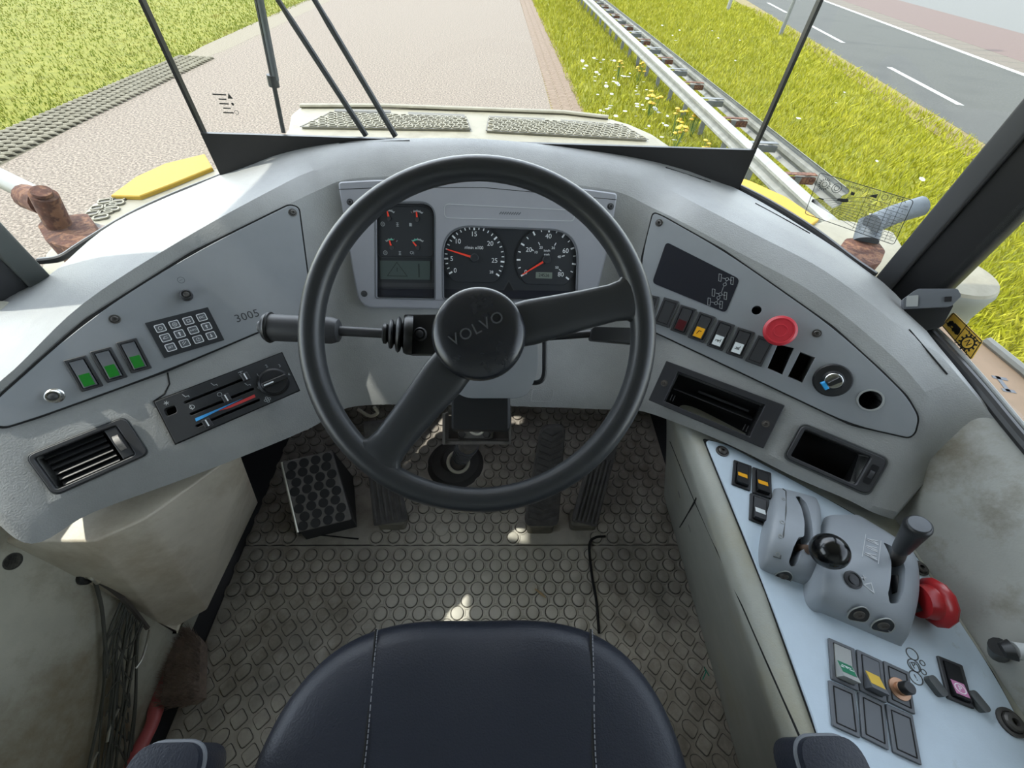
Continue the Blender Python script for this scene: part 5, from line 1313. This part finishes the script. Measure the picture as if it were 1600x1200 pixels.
mb.add(bars(qseg(sp_, sg), .0006, .0003))
for u, v_, r_ in ((.10, .22, .0085), (.24, .22, .0085), (.735, .11, .0050)):
    p = inq(None, sp_, u, v_); mb.add(ringp(r_, .0009, .0003, p.x, p.y)); 
    if u < .5: mb.add(ringp(r_*.55, .0009, .0003, p.x, p.y))
for i in range(16):
    p = inq(None, sp_, .10, .22); a = 2*math.pi*i/16; mb.add(bars([(p.x+.0092*math.cos(a), p.y+.0092*math.sin(a), p.x+.0105*math.cos(a), p.y+.0105*math.sin(a))], .0012, .0003))
ra = math.atan2((sp_[1]-sp_[0]).y, (sp_[1]-sp_[0]).x)
for t, u, v_, sz in (('MAX', .89, .07, .0072), ('WARNING', .42, .11, .0062), ('km/h', .85, .16, .0042), ('mph', .95, .16, .0042)):
    p = inq(None, sp_, u, v_); mb.add(text(t, sz, ext=.0002), 0, Matrix.Translation((p.x, p.y, 0)) @ Matrix.Rotation(ra, 4, 'Z'))
for i, v_ in enumerate((.275, .375, .46, .535, .605, .675, .745, .815, .885)):
    for u, t in ((.62, '%d%%' % (20-2*i)), (.74, str(max(1, 1+i//2))), (.85, str(10+5*i)), (.94, str(6+3*i))):
        p = inq(None, sp_, u, v_); mb.add(text(t, .0038, ext=.0002), 0, Matrix.Translation((p.x, p.y, 0)) @ Matrix.Rotation(ra, 4, 'Z'))
mb.add(poly_in(sp_, [(.58, .18), (.66, .08), (.66, .18)])).add(poly_in(sp_, [(.28, .47), (.30, .42), (.34, .40), (.40, .36), (.41, .43), (.36, .47)])).add(poly_in(sp_, [(.40, .19), (.42, .20), (.44, .19), (.44, .26), (.42, .27), (.40, .26)])).add(poly_in(sp_, [(.08, .56), (.10, .53), (.15, .53), (.15, .56)]))
build('sticker_print', mb, M_BLK, tch, Fs.mat(0, 0, .0004))
# small glass maker's mark in the lower left corner of the windscreen
Fs = Fr(Vector((0, YG-.004, .9)), Vector((0, -1, 0)), Vector((1, 0, 0)))
mb = MB(); p = Fs.uv(350, 163)
for i, (l_, o2) in enumerate(((.026, 0), (.016, .003), (.018, .002), (.015, .004), (.020, .003))): mb.add(bars([(p.x-l_/2+o2+k_*.0028, p.y+.016-i*.0075, p.x-l_/2+o2+k_*.0028+.0012, p.y+.016-i*.0075) for k_ in range(int(l_/.0028))], .0022, .0002))
mb.add(ringp(.004, .0008, .0003, p.x+.018, p.y-.013)).add(plate([[(p.x+.012, p.y+.010), (p.x+.022, p.y+.010), (p.x+.017, p.y+.019)]], .0002)).add(plate([circ(.0025, 12, p.x+.017, p.y+.001)], .0002))
tag(build('glass_marking', mb, M_BLK, None, Fs.M), 'small black etched maker marking low in the left corner of the windscreen', 'marking')

# ================================================================== OUTSIDE
G = -1.95
def noise_mat(name, stops, scale, rough=.9, bump=0, bs=60, detail=8, bdist=.02, scale2=None, col2=None, lo=.5, hi=.6):
    m = bpy.data.materials.new(name); m.use_nodes = True; n = m.node_tree; N = n.nodes; L = n.links; p = N['Principled BSDF']; p.inputs['Roughness'].default_value = rough; p.inputs['Specular IOR Level'].default_value = .2
    tc = N.new('ShaderNodeTexCoord'); t = N.new('ShaderNodeTexNoise'); t.inputs['Scale'].default_value = scale; t.inputs['Detail'].default_value = detail; t.inputs['Roughness'].default_value = .75
    L.new(tc.outputs['Object'], t.inputs['Vector']); r = N.new('ShaderNodeValToRGB'); e = r.color_ramp.elements
    e[0].position = stops[0][0]; e[0].color = (*stops[0][1], 1); e[1].position = stops[-1][0]; e[1].color = (*stops[-1][1], 1)
    for a, c_ in stops[1:-1]: q = e.new(a); q.color = (*c_, 1)
    L.new(t.outputs['Fac'], r.inputs['Fac']); last = r.outputs['Color']
    if col2:
        t2 = N.new('ShaderNodeTexNoise'); t2.inputs['Scale'].default_value = scale2; t2.inputs['Detail'].default_value = 5; L.new(tc.outputs['Object'], t2.inputs['Vector'])
        mr = N.new('ShaderNodeMapRange'); mr.inputs['From Min'].default_value = lo; mr.inputs['From Max'].default_value = hi; L.new(t2.outputs['Fac'], mr.inputs['Value'])
        x = N.new('ShaderNodeMix'); x.data_type = 'RGBA'; L.new(mr.outputs[0], x.inputs['Factor']); L.new(last, x.inputs['A']); x.inputs['B'].default_value = (*col2, 1); last = x.outputs['Result']
    L.new(last, p.inputs['Base Color'])
    if bump:
        t3 = N.new('ShaderNodeTexNoise'); t3.inputs['Scale'].default_value = bs; t3.inputs['Detail'].default_value = 4; L.new(tc.outputs['Object'], t3.inputs['Vector'])
        b = N.new('ShaderNodeBump'); b.inputs['Strength'].default_value = bump; b.inputs['Distance'].default_value = bdist; L.new(t3.outputs['Fac'], b.inputs['Height']); L.new(b.outputs[0], p.inputs['Normal'])
    return m
M_ASPH = noise_mat('asphalt_pale', [(.34, (0.070, 0.057, 0.043)), (.5, (0.155, 0.127, 0.099)), (.64, (0.275, 0.230, 0.182))], 24, bump=.5, bs=30, detail=3)
M_ROAD = noise_mat('road_grey', [(.3, (0.0440, 0.0448, 0.0400)), (.5, (0.0608, 0.0616, 0.0544)), (.7, (0.0800, 0.0800, 0.0720))], 14, col2=(0.0528, 0.0536, 0.0480), scale2=.5, lo=.5, hi=.7)
M_GROUND = noise_mat('turf_ground', [(.3, (0.0800, 0.0880, 0.0080)), (.5, (0.1440, 0.1480, 0.0120)), (.7, (0.2000, 0.1840, 0.0320))], 3.0, bump=.5, bs=20, bdist=.05)
M_GRA = noise_mat('grass_right', [(.25, (0.125, 0.150, 0.005)), (.5, (0.26, 0.255, 0.011)), (.75, (0.42, 0.38, 0.05))], 1.6, rough=.6)
M_GRB = noise_mat('grass_left', [(.25, (0.0680, 0.1120, 0.0064)), (.5, (0.1520, 0.1760, 0.0160)), (.72, (0.3200, 0.2480, 0.0720))], .9, rough=.6)
M_VERGE = noise_mat('dry_verge', [(.3, (0.0960, 0.0720, 0.0280)), (.5, (0.1760, 0.1360, 0.0640)), (.7, (0.1440, 0.1440, 0.0400))], 2.5, bump=.5, bs=20, bdist=.05)
M_PINKR = noise_mat('red_lane', [(.3, (0.1000, 0.0680, 0.0584)), (.7, (0.1280, 0.0920, 0.0800))], 8)
M_TILE = noise_mat('kerb_tile', [(.3, (0.0960, 0.0800, 0.0624)), (.7, (0.1360, 0.1160, 0.0920))], 6)
M_PAVER = noise_mat('paver_concrete', [(.3, (0.1120, 0.1000, 0.0680)), (.7, (0.2400, 0.2160, 0.1600))], 5, bump=.4, bs=20)
M_BRICK = noise_mat('brick_strip', [(.3, (0.1200, 0.0840, 0.0560)), (.7, (0.2160, 0.1640, 0.1200))], 9)
M_CHIP = noise_mat('gravel', [(.3, (0.080, 0.068, 0.045)), (.7, (0.27, 0.235, 0.175))], 30, bump=.6, bs=30)
M_LINE = mat('road_paint', (0.3200, 0.3200, 0.2960), .7, var=.15, vs=4)
def ground(name, pts, z, m, th=.02, kind='structure'):
    P_ = [Vector(p) for p in pts]; c = sum(P_, Vector((0, 0)))/len(P_)
    o_ = struct(name, MB().add(plate([[p-c for p in P_]], th, -th)), m, Matrix.Translation((c.x, c.y, z))); return o_
ground('ground', [(-90, -40), (120, -40), (120, 160), (-90, 160)], G-.03, M_GROUND)
ground('asphalt_path', [(-8.35, -30), (1.45, -30), (1.30, 20), (.95, 45), (-9.3, 45), (-9.0, 21), (-8.35, 7.5)], G, M_ASPH)
# brick strip between asphalt and verge, with joints as real gaps
mb = MB(); y = 2.0; j = 0
while y < 40:
    for i in range(3):
        s_ = .15 if j % 2 else 0
        mb.add(box(.24, .105, .03, .006, c=(1.60+i*.25+.12*(j % 2)*.3-(y/90), y, -.028)))
    y += .115; j += 1
struct('brick_strip', mb, M_BRICK, Matrix.Translation((0, 0, G+.005)))
ground('brick_bed', [(1.42, -30), (2.28, -30), (2.15, 20), (1.7, 45), (.9, 45), (1.3, 20)], G-.004, M_VERGE)
# grooved concrete strip left of the path
mb = MB(); y = -2.0
while y < 15.5:
    w_ = 1.0 if y < 12 else 1.0-(y-12)*.2
    for i in range(5):
        x0 = -9.35+i*.205
        pts = [(x0-.10, y-.05, 0), (x0-.05, y-.025, .045), (x0, y+.01, .05), (x0+.06, y+.045, .04), (x0+.10, y+.07, 0)]
        mb.add(tube(pts, [.03, .05, .05, .05, .03], 6, flat=.55))
    y += .17
struct('paver_ribs', mb, M_PAVER, Matrix.Translation((0, 0, G-.01)))
ground('paver_strip', [(-9.5, -8), (-8.3, -8), (-8.3, 8), (-8.7, 15.5), (-9.5, 15.5)], G-.002, noise_mat('paver_bed', [(.3, (0.0400, 0.0360, 0.0224)), (.7, (0.1040, 0.0920, 0.0600))], 7, bump=.5, bs=20))
ground('gravel_patch', [(-9.1, 13.5), (-8.75, 15), (-8.6, 17), (-8.6, 26), (-8.6, 38), (-9.6, 38), (-9.7, 26), (-9.5, 17)], G+.002, M_CHIP, .012)
# public road on the right with its markings
def rdl(t, off):   # left edge of the road by distance, moved right by off
    a = Vector((11.0, 7.0)); b_ = Vector((15.9, 31.5)); c = a.lerp(b_, t); d = (b_-a).normalized(); return c+Vector((d.y, -d.x))*off
def strip(name, o0, o1, t0, t1, z, m, th=.02):
    return ground(name, [rdl(t0, o0), rdl(t0, o1), rdl((t0+t1)/2, o1), rdl(t1, o1), rdl(t1, o0)], z, m, th)
strip('road', 0, 8.6, -1.2, 3.2, G, M_ROAD)
strip('road_edge_dirt', -.9, 0, -1.2, 3.2, G-.004, M_VERGE)
strip('road_kerb_line', 6.35, 6.65, -1.2, 3.2, G+.004, M_LINE, .004)
strip('road_gutter', 6.65, 8.2, -1.2, 3.2, G+.003, M_TILE, .006)
strip('red_lane', 8.2, 14, -1.2, 3.2, G+.006, M_PINKR, .02)
strip('far_pavement', 14, 30, -1.2, 3.2, G+.002, noise_mat('far_pale', [(.3, (0.1040, 0.1040, 0.0960)), (.7, (0.1360, 0.1360, 0.1280))], 5), .02)
d_ = (rdl(1, 0)-rdl(0, 0)).length
for k in range(-2, 12):
    t0 = (.30+k*.40); ground('road_marking', [rdl(t0, 1.22), rdl(t0, 1.42), rdl(t0+.20, 1.42), rdl(t0+.20, 1.22)], G+.004, M_LINE, .004)
for k in range(24):
    t0 = .2+k*.055; ground('gutter_joint', [rdl(t0, 6.7), rdl(t0, 8.2), rdl(t0+.0015, 8.2), rdl(t0+.0015, 6.7)], G+.0045, M_ROAD, .003)

# grass blades
def blades(name, label, n, fn, m, hmin, hmax, wd):
    X = []; 
    pts = fn(n); n = len(pts); h = rng.uniform(hmin, hmax, n); a = rng.uniform(0, 2*np.pi, n); ln = rng.normal(0, .35, (n, 2))*h[:, None]
    dist = np.hypot(pts[:, 0], pts[:, 1]); w_ = wd*(.6+dist/22)
    dx = np.cos(a)*w_; dy = np.sin(a)*w_
    v = np.zeros((n, 4, 3)); v[:, 0] = np.c_[pts[:, 0]-dx, pts[:, 1]-dy, np.full(n, 0)]; v[:, 1] = np.c_[pts[:, 0]+dx, pts[:, 1]+dy, np.full(n, 0)]
    v[:, 2] = np.c_[pts[:, 0]+dx*.6+ln[:, 0]*.4, pts[:, 1]+dy*.6+ln[:, 1]*.4, h*.6]; v[:, 3] = np.c_[pts[:, 0]+ln[:, 0], pts[:, 1]+ln[:, 1], h]
    f = np.zeros((n, 2, 3), int); b_ = np.arange(n)*4; f[:, 0] = np.c_[b_, b_+1, b_+2]; f[:, 1] = np.c_[b_, b_+2, b_+3]
    me = bpy.data.meshes.new(name); me.vertices.add(n*4); me.vertices.foreach_set('co', v.ravel()); me.loops.add(n*6); me.loops.foreach_set('vertex_index', f.ravel()); me.polygons.add(n*2); me.polygons.foreach_set('loop_start', np.arange(0, n*6, 3)); me.update(calc_edges=True)
    me.materials.append(m); o_ = bpy.data.objects.new(name, me); COL.objects.link(o_); put(o_, None, Matrix.Translation((0, 0, G-.03))); tag(o_, label, 'grass'); o_['kind'] = 'stuff'
def road_x(y): return 11.0+(y-7)*(4.9/24.5)
def right_pts(n):
    y = 2.5+38*rng.random(n*3)**1.9; x = 2.2-(y/90)+rng.random(n*3)*14; ok = (x < road_x(y)-.25) & (x > 2.15-y/90); return np.c_[x, y][ok][:n]
def left_pts(n):
    y = 3+55*rng.random(n*3)**1.3; x = -9.5-rng.random(n*3)**1.4*26; return np.c_[x, y][:n]
blades('verge_grass', 'long sunlit green grass on the verge between the path and the road', 110000, right_pts, M_GRA, .05, .20, .008)
blades('meadow_grass', 'mown green and straw coloured grass left of the path', 70000, left_pts, M_GRB, .03, .09, .011)
def shoulder_pts(n):
    y = -4+9*rng.random(n); x = 2.4+rng.random(n)*9.5; return np.c_[x, y]
blades('side_grass', 'green grass beside the machine beyond the right door glass', 45000, shoulder_pts, M_GRA, .05, .14, .007)

# guard rail: two steel beams with spreaders on posts
M_GALV = mat('galvanised', (0.1840, 0.1840, 0.1640), .5, .1, var=.25, vs=5, col2=(0.1600, 0.0960, 0.0560), c2s=3, c2lo=.62, c2hi=.72)
M_GAL2 = mat('galvanised_dark', (0.1200, 0.1240, 0.1200), .5, .3, var=.2, vs=6)
M_RUST = mat('rust', (0.0680, 0.0256, 0.0144), .95, var=.5, vs=45, bump=1.0, bs=90, col2=(0.1600, 0.0760, 0.0400), c2s=30, c2lo=.48, c2hi=.56, bdist=.003)
tgr = thing('guard_rail', 'long weathered double steel guard rail with rusty spreaders along the verge', 'guard rail', (4.7, 12, G))
def beam(x, side, m, y0_=5.9):
    pf = [(0, .155), (.03, .14), (.085, .10), (.085, .065), (.02, .03), (.02, -.03), (.085, -.065), (.085, -.10), (.03, -.14), (0, -.155)]
    rows = []
    for y in (y0_, 8, 14, 20, 26, 32, 40):
        rows.append([(x+side*a, y, .62+b_) for a, b_ in pf]+[(x+side*(a-.006)-side*.004, y, .62+b_) for a, b_ in reversed(pf)])
    return MB().add(grid(rows, closed=True))
GM = Matrix.Translation((0, 0, G))
build('beam', beam(4.30, -1, M_GALV, 4.7), M_GALV, tgr, GM); build('beam', beam(5.0, 1, M_GAL2), M_GALV, tgr, GM)
y = 6.5; k = 0
while y < 36:
    build('post', MB().add(box(.10, .055, .66, c=(4.65, y, 0))), M_GAL2, tgr, GM)
    build('spreader', MB().add(box(.56, .05, .10, .008, c=(4.65, y, .56))).add(box(.52, .10, .012, c=(4.65, y, .70))), M_RUST if k % 2 == 0 else M_GAL2, tgr, GM)
    y += 1.33; k += 1
# street lamp whose shadow crosses the road, and a verge post
tl = thing('street_lamp', 'tall thin grey street lamp post standing at the road edge behind the glass joint', 'street lamp', (13.2, 24.9, G))
build('pole', tube([(13.2, 24.9, G), (13.2, 24.9, G+9.4)], [.085, .05], 12), M_GAL2, tl)
build('arm', tube(spline([(13.2, 24.9, G+9.4), (13.5, 25.0, G+9.9), (14.4, 25.3, G+10.1), (15.6, 25.7, G+10.0)], 4), .04, 8), M_GAL2, tl)
build('lamp_head', MB().add(sphere(.25, 16, 8, sz=.35), 0, Matrix.Translation((16.0, 25.8, G+10.0)) @ Matrix.Scale(2.2, 4, (1, .3, 0))), M_GAL2, tl)
tag(build('verge_post', tube([(13.81, 33.3, G), (13.81, 33.3, G+4)], .11, 12), M_GALV, None), 'short pale post standing in the grass at the top right near the road', 'post')
# flowers
M_FY = mat('petal_yellow', (0.4000, 0.2560, 0.0064), .6); M_FW = mat('petal_white', (0.4000, 0.4080, 0.3760), .6); M_STEM = mat('stem_green', (0.0480, 0.0960, 0.0120), .7)
def yellow(px, py, s_, label):
    p = onz(px, py, G+.45); t = thing('yellow_wildflower', label, 'flower', (p.x, p.y, G), 'yellow ragwort plants on the verge')
    for k in range(int(5+s_*4)):
        a = random.uniform(0, 6.28); r_ = random.uniform(.02, .17)*s_; top = Vector((p.x+r_*math.cos(a), p.y+r_*math.sin(a), G+.45+random.uniform(-.12, .1)))
        build('stem', tube([(p.x+r_*.2*math.cos(a), p.y+r_*.2*math.sin(a), G), tuple(top)], .006, 5), M_STEM, t)
        build('flower_head', MB().add(sphere(.055*s_**.5, 8, 4, sz=.35), 0, Matrix.Translation(top)), M_FY, t)
for px, py, s_, lb in ((970, 98, .8, 'small yellow wildflower clump left of the rail, nearest the top edge'), (1001, 104, .9, 'small yellow wildflower clump just below the topmost one'), (1022, 152, 1.2, 'bushy yellow wildflower clump beside the rail halfway down'), (1062, 178, 1.0, 'yellow wildflower clump close against the rail'), (1090, 178, 1.0, 'yellow wildflower clump growing through the guard rail'), (1062, 200, 1.0, 'low yellow wildflower clump below the ones at the rail'), (1104, 226, .7, 'yellow wildflower just above the windscreen black band'), (1178, 240, .8, 'yellow wildflower at the windscreen joint beside the rail')):
    yellow(px, py, s_, lb)
wf0 = None
wspots = [(random.uniform(2.4, 4.1), random.uniform(7, 17)) for _ in range(85)]+[(random.uniform(5.3, 10.5), random.uniform(6, 26)) for _ in range(22)]+[(3.3, -.2), (3.9, .1), (5.9, 1.6), (5.2, 2.2)]
for x, y in wspots:
    if wf0 is None:
        pet = MB()
        for k in range(6):
            a = k*1.05; pet.add(sphere(.016, 6, 4, sz=.3), 0, T=(.022*math.cos(a), .022*math.sin(a), .0))
        wf0 = build('white_wildflower', pet, M_FW, None, Matrix.Translation((x, y, G+.20))); o_ = wf0
    else:
        o_ = wf0.copy(); COL.objects.link(o_)
    o_.matrix_basis = Matrix.Translation((x, y, G+random.uniform(.13, .24))) @ Matrix.Rotation(random.uniform(-.4, .4), 4, 'X') @ Matrix.Scale(random.uniform(.8, 1.8), 4)
    tag(o_, 'tiny white wildflower scattered in the verge grass', 'flower', 'white wildflowers in the verge')

# ------------------------------------------------------------------ machine bodywork seen through the glass
M_BODY = mat('dusty_cream_paint', (0.1760, 0.1600, 0.1080), .6, var=.12, vs=9, col2=(0.1200, 0.1040, 0.0640), c2s=7, c2lo=.5, c2hi=.7)
M_YB = mat('yellow_paint', (0.33, 0.20, 0.001), .7, var=.05, vs=8)
M_DUST = mat('dusty_tan', (0.2560, 0.1720, 0.1040), .8, var=.12, vs=9)
M_SLOT = mat('slot_shadow', (.12, .115, .10), .9)
ZH = .50
th_ = thing('engine_hood', 'dusty cream machine hood with two perforated tread plates ahead of the windscreen', 'hood', (0, 1.7, ZH))
F_H = Fr(Vector((0, 2.0, ZH)), Vector((0, 0, 1)), Vector((1, 0, 0)))
hb_ = [(440, 245), (448, 196), (452, 176), (466, 165), (560, 165), (740, 170), (878, 174), (945, 181), (985, 192), (1022, 208), (1052, 228), (1075, 262)]
P = F_H.poly(hb_)
P = [Vector((P[0].x, -0.85))]+P[1:-1]+[Vector((P[-1].x, -0.85))]
build('hood_panel', beveled(plate([P], .22, -.22), .03, 3, 40), M_BODY, th_, F_H.M)
c = F_H.uv(700, 166)
build('raised_edge', MB().add(tube([F_H.w(*F_H.uv(*q), .008) for q in ((470, 168), (600, 168), (740, 173), (880, 178), (950, 186))], .018, 8, flat=.5)), M_BODY, th_)
def tread(px4, nx, ny, lab):
    Q = F_H.poly(px4, .006)
    fr_ = build('tread_plate', plate([rounded(Q, .01)], .006, .002), M_BODY, th_, F_H.M)
    mb = MB()
    for j in range(ny):
        for i in range(nx):
            u = (i+.5+.5*(j % 2))/(nx+.5); v_ = (j+.5)/ny
            p = Q[0].lerp(Q[1], u).lerp(Q[3].lerp(Q[2], u), v_)
            r_ = rrect(.026, .016, .006, p.x, p.y, 3, .5 if (i+j) % 2 else -.3)
            mb.add(plate([r_, offset(r_, -.005)], .006, .008), 0).add(plate([offset(r_, -.004)], .001, .008), 1)
    build('tread_holes', mb, [M_BODY, M_SLOT], fr_, F_H.M)
    build('plate_seam', MB().add(bars([(*Q[i], *Q[(i+1) % 4]) for i in range(4)], .006, .001)), M_SLOT, fr_, F_H.mat(0, 0, .0085))
tread([(516, 177), (728, 184), (735, 203), (470, 199)], 17, 6, 'l'); tread([(764, 185), (972, 196), (1012, 219), (760, 205)], 17, 6, 'r')
for q in ([(523, 170.5), (610, 172), (611, 175.5), (522, 174)], [(638, 175), (726, 179), (726, 184), (637, 180)], [(764, 181), (851, 185), (852, 190), (764, 186)], [(876, 187), (959, 193), (961, 198), (877, 192)]):
    build('hood_slot', plate([rounded(F_H.poly(q, .011), .006)], .003, .009), M_SLOT, th_, F_H.M)
# fenders
ZF = .44
F_F = Fr(Vector((0, 1.3, ZF)), Vector((0, 0, 1)), Vector((1, 0, 0)))
def deck(label, px, ypx):
    P = F_F.poly(px); c = sum(P, Vector((0, 0)))/len(P)
    t = thing('machine_fender', label, 'fender', F_F.w(c.x, c.y))
    build('fender_deck', beveled(plate([P], .10, -.10), .02, 3, 40), M_BODY, t, F_F.M)
    Y = F_F.poly(ypx, .012); build('yellow_edge', plate([Y], .014, .0, .003), M_YB, t, F_F.M)
    for q in ypx_b: 
        pass
    return t
ypx_b = ()
tf = deck('dusty cream left fender with yellow outer edge and punched step holes', [(346, 262), (327, 262), (222, 306), (170, 306), (140, 318), (108, 350), (68, 392), (60, 420), (160, 470), (420, 330)], [(173, 306), (212, 277), (258, 256), (320, 241), (332, 262), (268, 288), (218, 307)])
mb = MB()
for q in ((165, 315), (183, 318), (154, 325), (172, 322), (185, 312), (146, 334), (165, 332), (158, 340), (175, 328)):
    c = F_F.uv(*q, .002); r_ = rrect(.035, .022, .008, c.x, c.y, 3, .5); mb.add(plate([r_, offset(r_, -.005)], .006, .0)).add(plate([offset(r_, -.005)], .002, .0), 1)
build('step_holes', mb, [M_BODY, M_SLOT], tf, F_F.M)
tf = deck('dusty cream right fender with yellow outer edge beside the guard rail', [(1130, 262), (1165, 284), (1262, 350), (1295, 340), (1340, 345), (1400, 360), (1425, 400), (1400, 470), (1300, 500), (1080, 330)], [(1150, 276), (1172, 283), (1228, 308), (1280, 343), (1264, 354), (1210, 322), (1148, 293)])
# round drum behind the right pillar
c = onz(1478, 428, .50); 
td = thing('round_tank', 'round dusty grey tank with a cream lid beyond the right pillar', 'tank', (c.x, c.y, .1))
rt_ = .13
build('tank_body', lathe([(rt_*.93, -.25), (rt_, -.02), (rt_*1.02, 0), (rt_*.99, .012), (rt_*.9, .016)], 40), mat('tank_grey', (0.1360, 0.1400, 0.1200), .6, var=.15, vs=9), td, Matrix.Translation((c.x, c.y, .49)))
build('tank_lid', lathe([(rt_*.99, .012), (rt_*.95, .020), (.0001, .026)], 40), M_BODY, td, Matrix.Translation((c.x, c.y, .49)))
build('tank_strap', tube([(rt_*.985*math.cos(2*math.pi*i/36), rt_*.985*math.sin(2*math.pi*i/36), -.09) for i in range(36)], .004, 6, closed=True), M_GAL2, td, Matrix.Translation((c.x, c.y, .49)))
# tan deck below the right door glass
F_D = Fr(Vector((1, .5, .46)), Vector((0, 0, 1)), Vector((1, 0, 0)))
dk = [(1478, 498), (1538, 535), (1600, 586), (1700, 680), (1700, 860), (1560, 720), (1440, 540)]
tdk = thing('side_deck', 'sand coloured dusty deck plate outside the right door glass', 'deck', F_D.O)
dq = F_D.poly(dk[:4]); dq = [Vector((-.18, dq[0].y))]+dq+[Vector((dq[3].x+.05, -1.4)), Vector((-.18, -1.4))]; build('deck_plate', plate([dq], .05, -.05, .006), M_DUST, tdk, F_D.M)
build('deck_edge', tube([F_D.w(p.x, p.y, .006) for p in dq[2:6]], .012, 8), M_GALV, tdk)
P = F_D.uv(1571, 600); build('deck_symbol', MB().add(bars([(-.012, -.02, -.002, .02), (-.020, -.02, -.002, -.024), (-.010, .022, .012, .016)], .010)), M_MGREY, tdk, F_D.mat(P.x, P.y, .0005))
# rusty mirror brackets and arms
def bracket(label, blk, z, cyl, arm, web):
    F = Fr(onz(*blk[0], z), Vector((0, 0, 1)), Vector((1, 0, 0))); P = F.poly(blk); c = sum(P, Vector((0, 0)))/len(P); P = [p-c for p in P]
    t = thing('mirror_bracket', label, 'bracket', F.w(c.x, c.y))
    build('bracket_block', beveled(plate([rounded(P, .012, 3)], .060, -.060), .006), M_RUST, t, F.mat(c.x, c.y))
    a, b_ = [onz(*q) for q in cyl]; 
    build('hinge_pin', tube([a, b_], cyl_r, 20), M_RUST if rustpin else mat('arm_grey', (.07, .085, .10), .6, var=.3, vs=25), t)
    g_ = F.w(c.x, c.y); build('bracket_foot', tube([(g_.x, g_.y, .445), (g_.x, g_.y, .55)], .03, 12), M_RUST, t)
    if arm: build('mirror_arm', tube([onz(*q) for q in arm], arm_r, 12), M_GALV if rustpin else mat('arm_grey', (.07, .085, .10), .6, var=.3, vs=25), t)
    if web: 
        Pw = F.poly(web); cw = sum(Pw, Vector((0, 0)))/len(Pw); build('mounting_web', plate([[p-cw for p in Pw]], .035, -.055, .003), mat('web_grey', (.08, .075, .065), .6, var=.4, vs=30, col2=(.3, .13, .07), c2s=20), t, F.mat(cw.x, cw.y))
    return t
cyl_r = .026; arm_r = .024; rustpin = True
tb_ = bracket('rusty orange mirror bracket with upright hinge pin outside the left glass', [(58, 352), (70, 340), (136, 333), (145, 345), (150, 362), (122, 384), (108, 387), (72, 378)], .60, [(92, 352, .60), (68, 304, .68)], [(-20, 268, .66), (45, 300, .645), (68, 318, .64)], [(134, 334), (180, 346), (184, 358), (150, 375), (118, 368)])
build('pin_sleeve', tube([onz(44, 308, .645), onz(70, 318, .645)], .030, 14), M_RUST, tb_)
build('pin_head', tube([onz(67, 303, .682), onz(64, 298, .69)], .019, 16), M_RUST, tb_)
cyl_r = .030; arm_r = .026; rustpin = False
bracket('rusty mirror bracket with grey arm outside the right front glass', [(1308, 392), (1322, 372), (1368, 372), (1384, 392), (1376, 412), (1350, 416), (1332, 418), (1312, 404)], .60, [(1352, 378, .60), (1362, 345, .64)], [(1362, 350, .65), (1400, 334, .67), (1440, 322, .69)], [(1282, 374), (1308, 378), (1330, 376), (1320, 398), (1300, 396)])
tag(build('mirror_tube', tube([onz(1528, 314, .56), onz(1900, 331, .56)], .028, 14), mat('arm_blue_grey', (0.0800, 0.1000, 0.1200), .5, var=.2, vs=20), None), 'blue-grey horizontal mirror tube beyond the right pillar', 'mirror tube')
# wipers standing on the windscreen
YW = YG+.045
def wp(x, y, off=0): return ony(x, y, YW+off)
tw = thing('windscreen_wiper', 'pair of slim dark parallel wiper arms on the windscreen left of centre', 'wiper', wp(570, 208))
for a, b_ in (((572, 212), (402, -50)), ((618, 213), (462, -50))):
    A, B = wp(*a), wp(*b_); B = A+(B-A)*1.6; build('wiper_arm', tube([A, A.lerp(B, .45), A.lerp(B, .5), B], [.0065, .006, .005, .005], 8), M_DGREY, tw)
tw = thing('wiper_blade', 'upright dark wiper blade with joint left of the paired arms', 'wiper', wp(443, 207))
A, B = wp(443, 207, -.02), wp(391, -50, -.02); B = A+(B-A)*1.5
build('blade', tube([A, B], .0045, 8), M_DGREY, tw); build('blade_spine', tube([A.lerp(B, .25)+Vector((.006, 0, 0)), B+Vector((.006, 0, 0))], .006, 8), M_MGREY, tw); build('blade_joint', tube([A.lerp(B, .22), A.lerp(B, .27)], .010, 10), M_DGREY, tw)
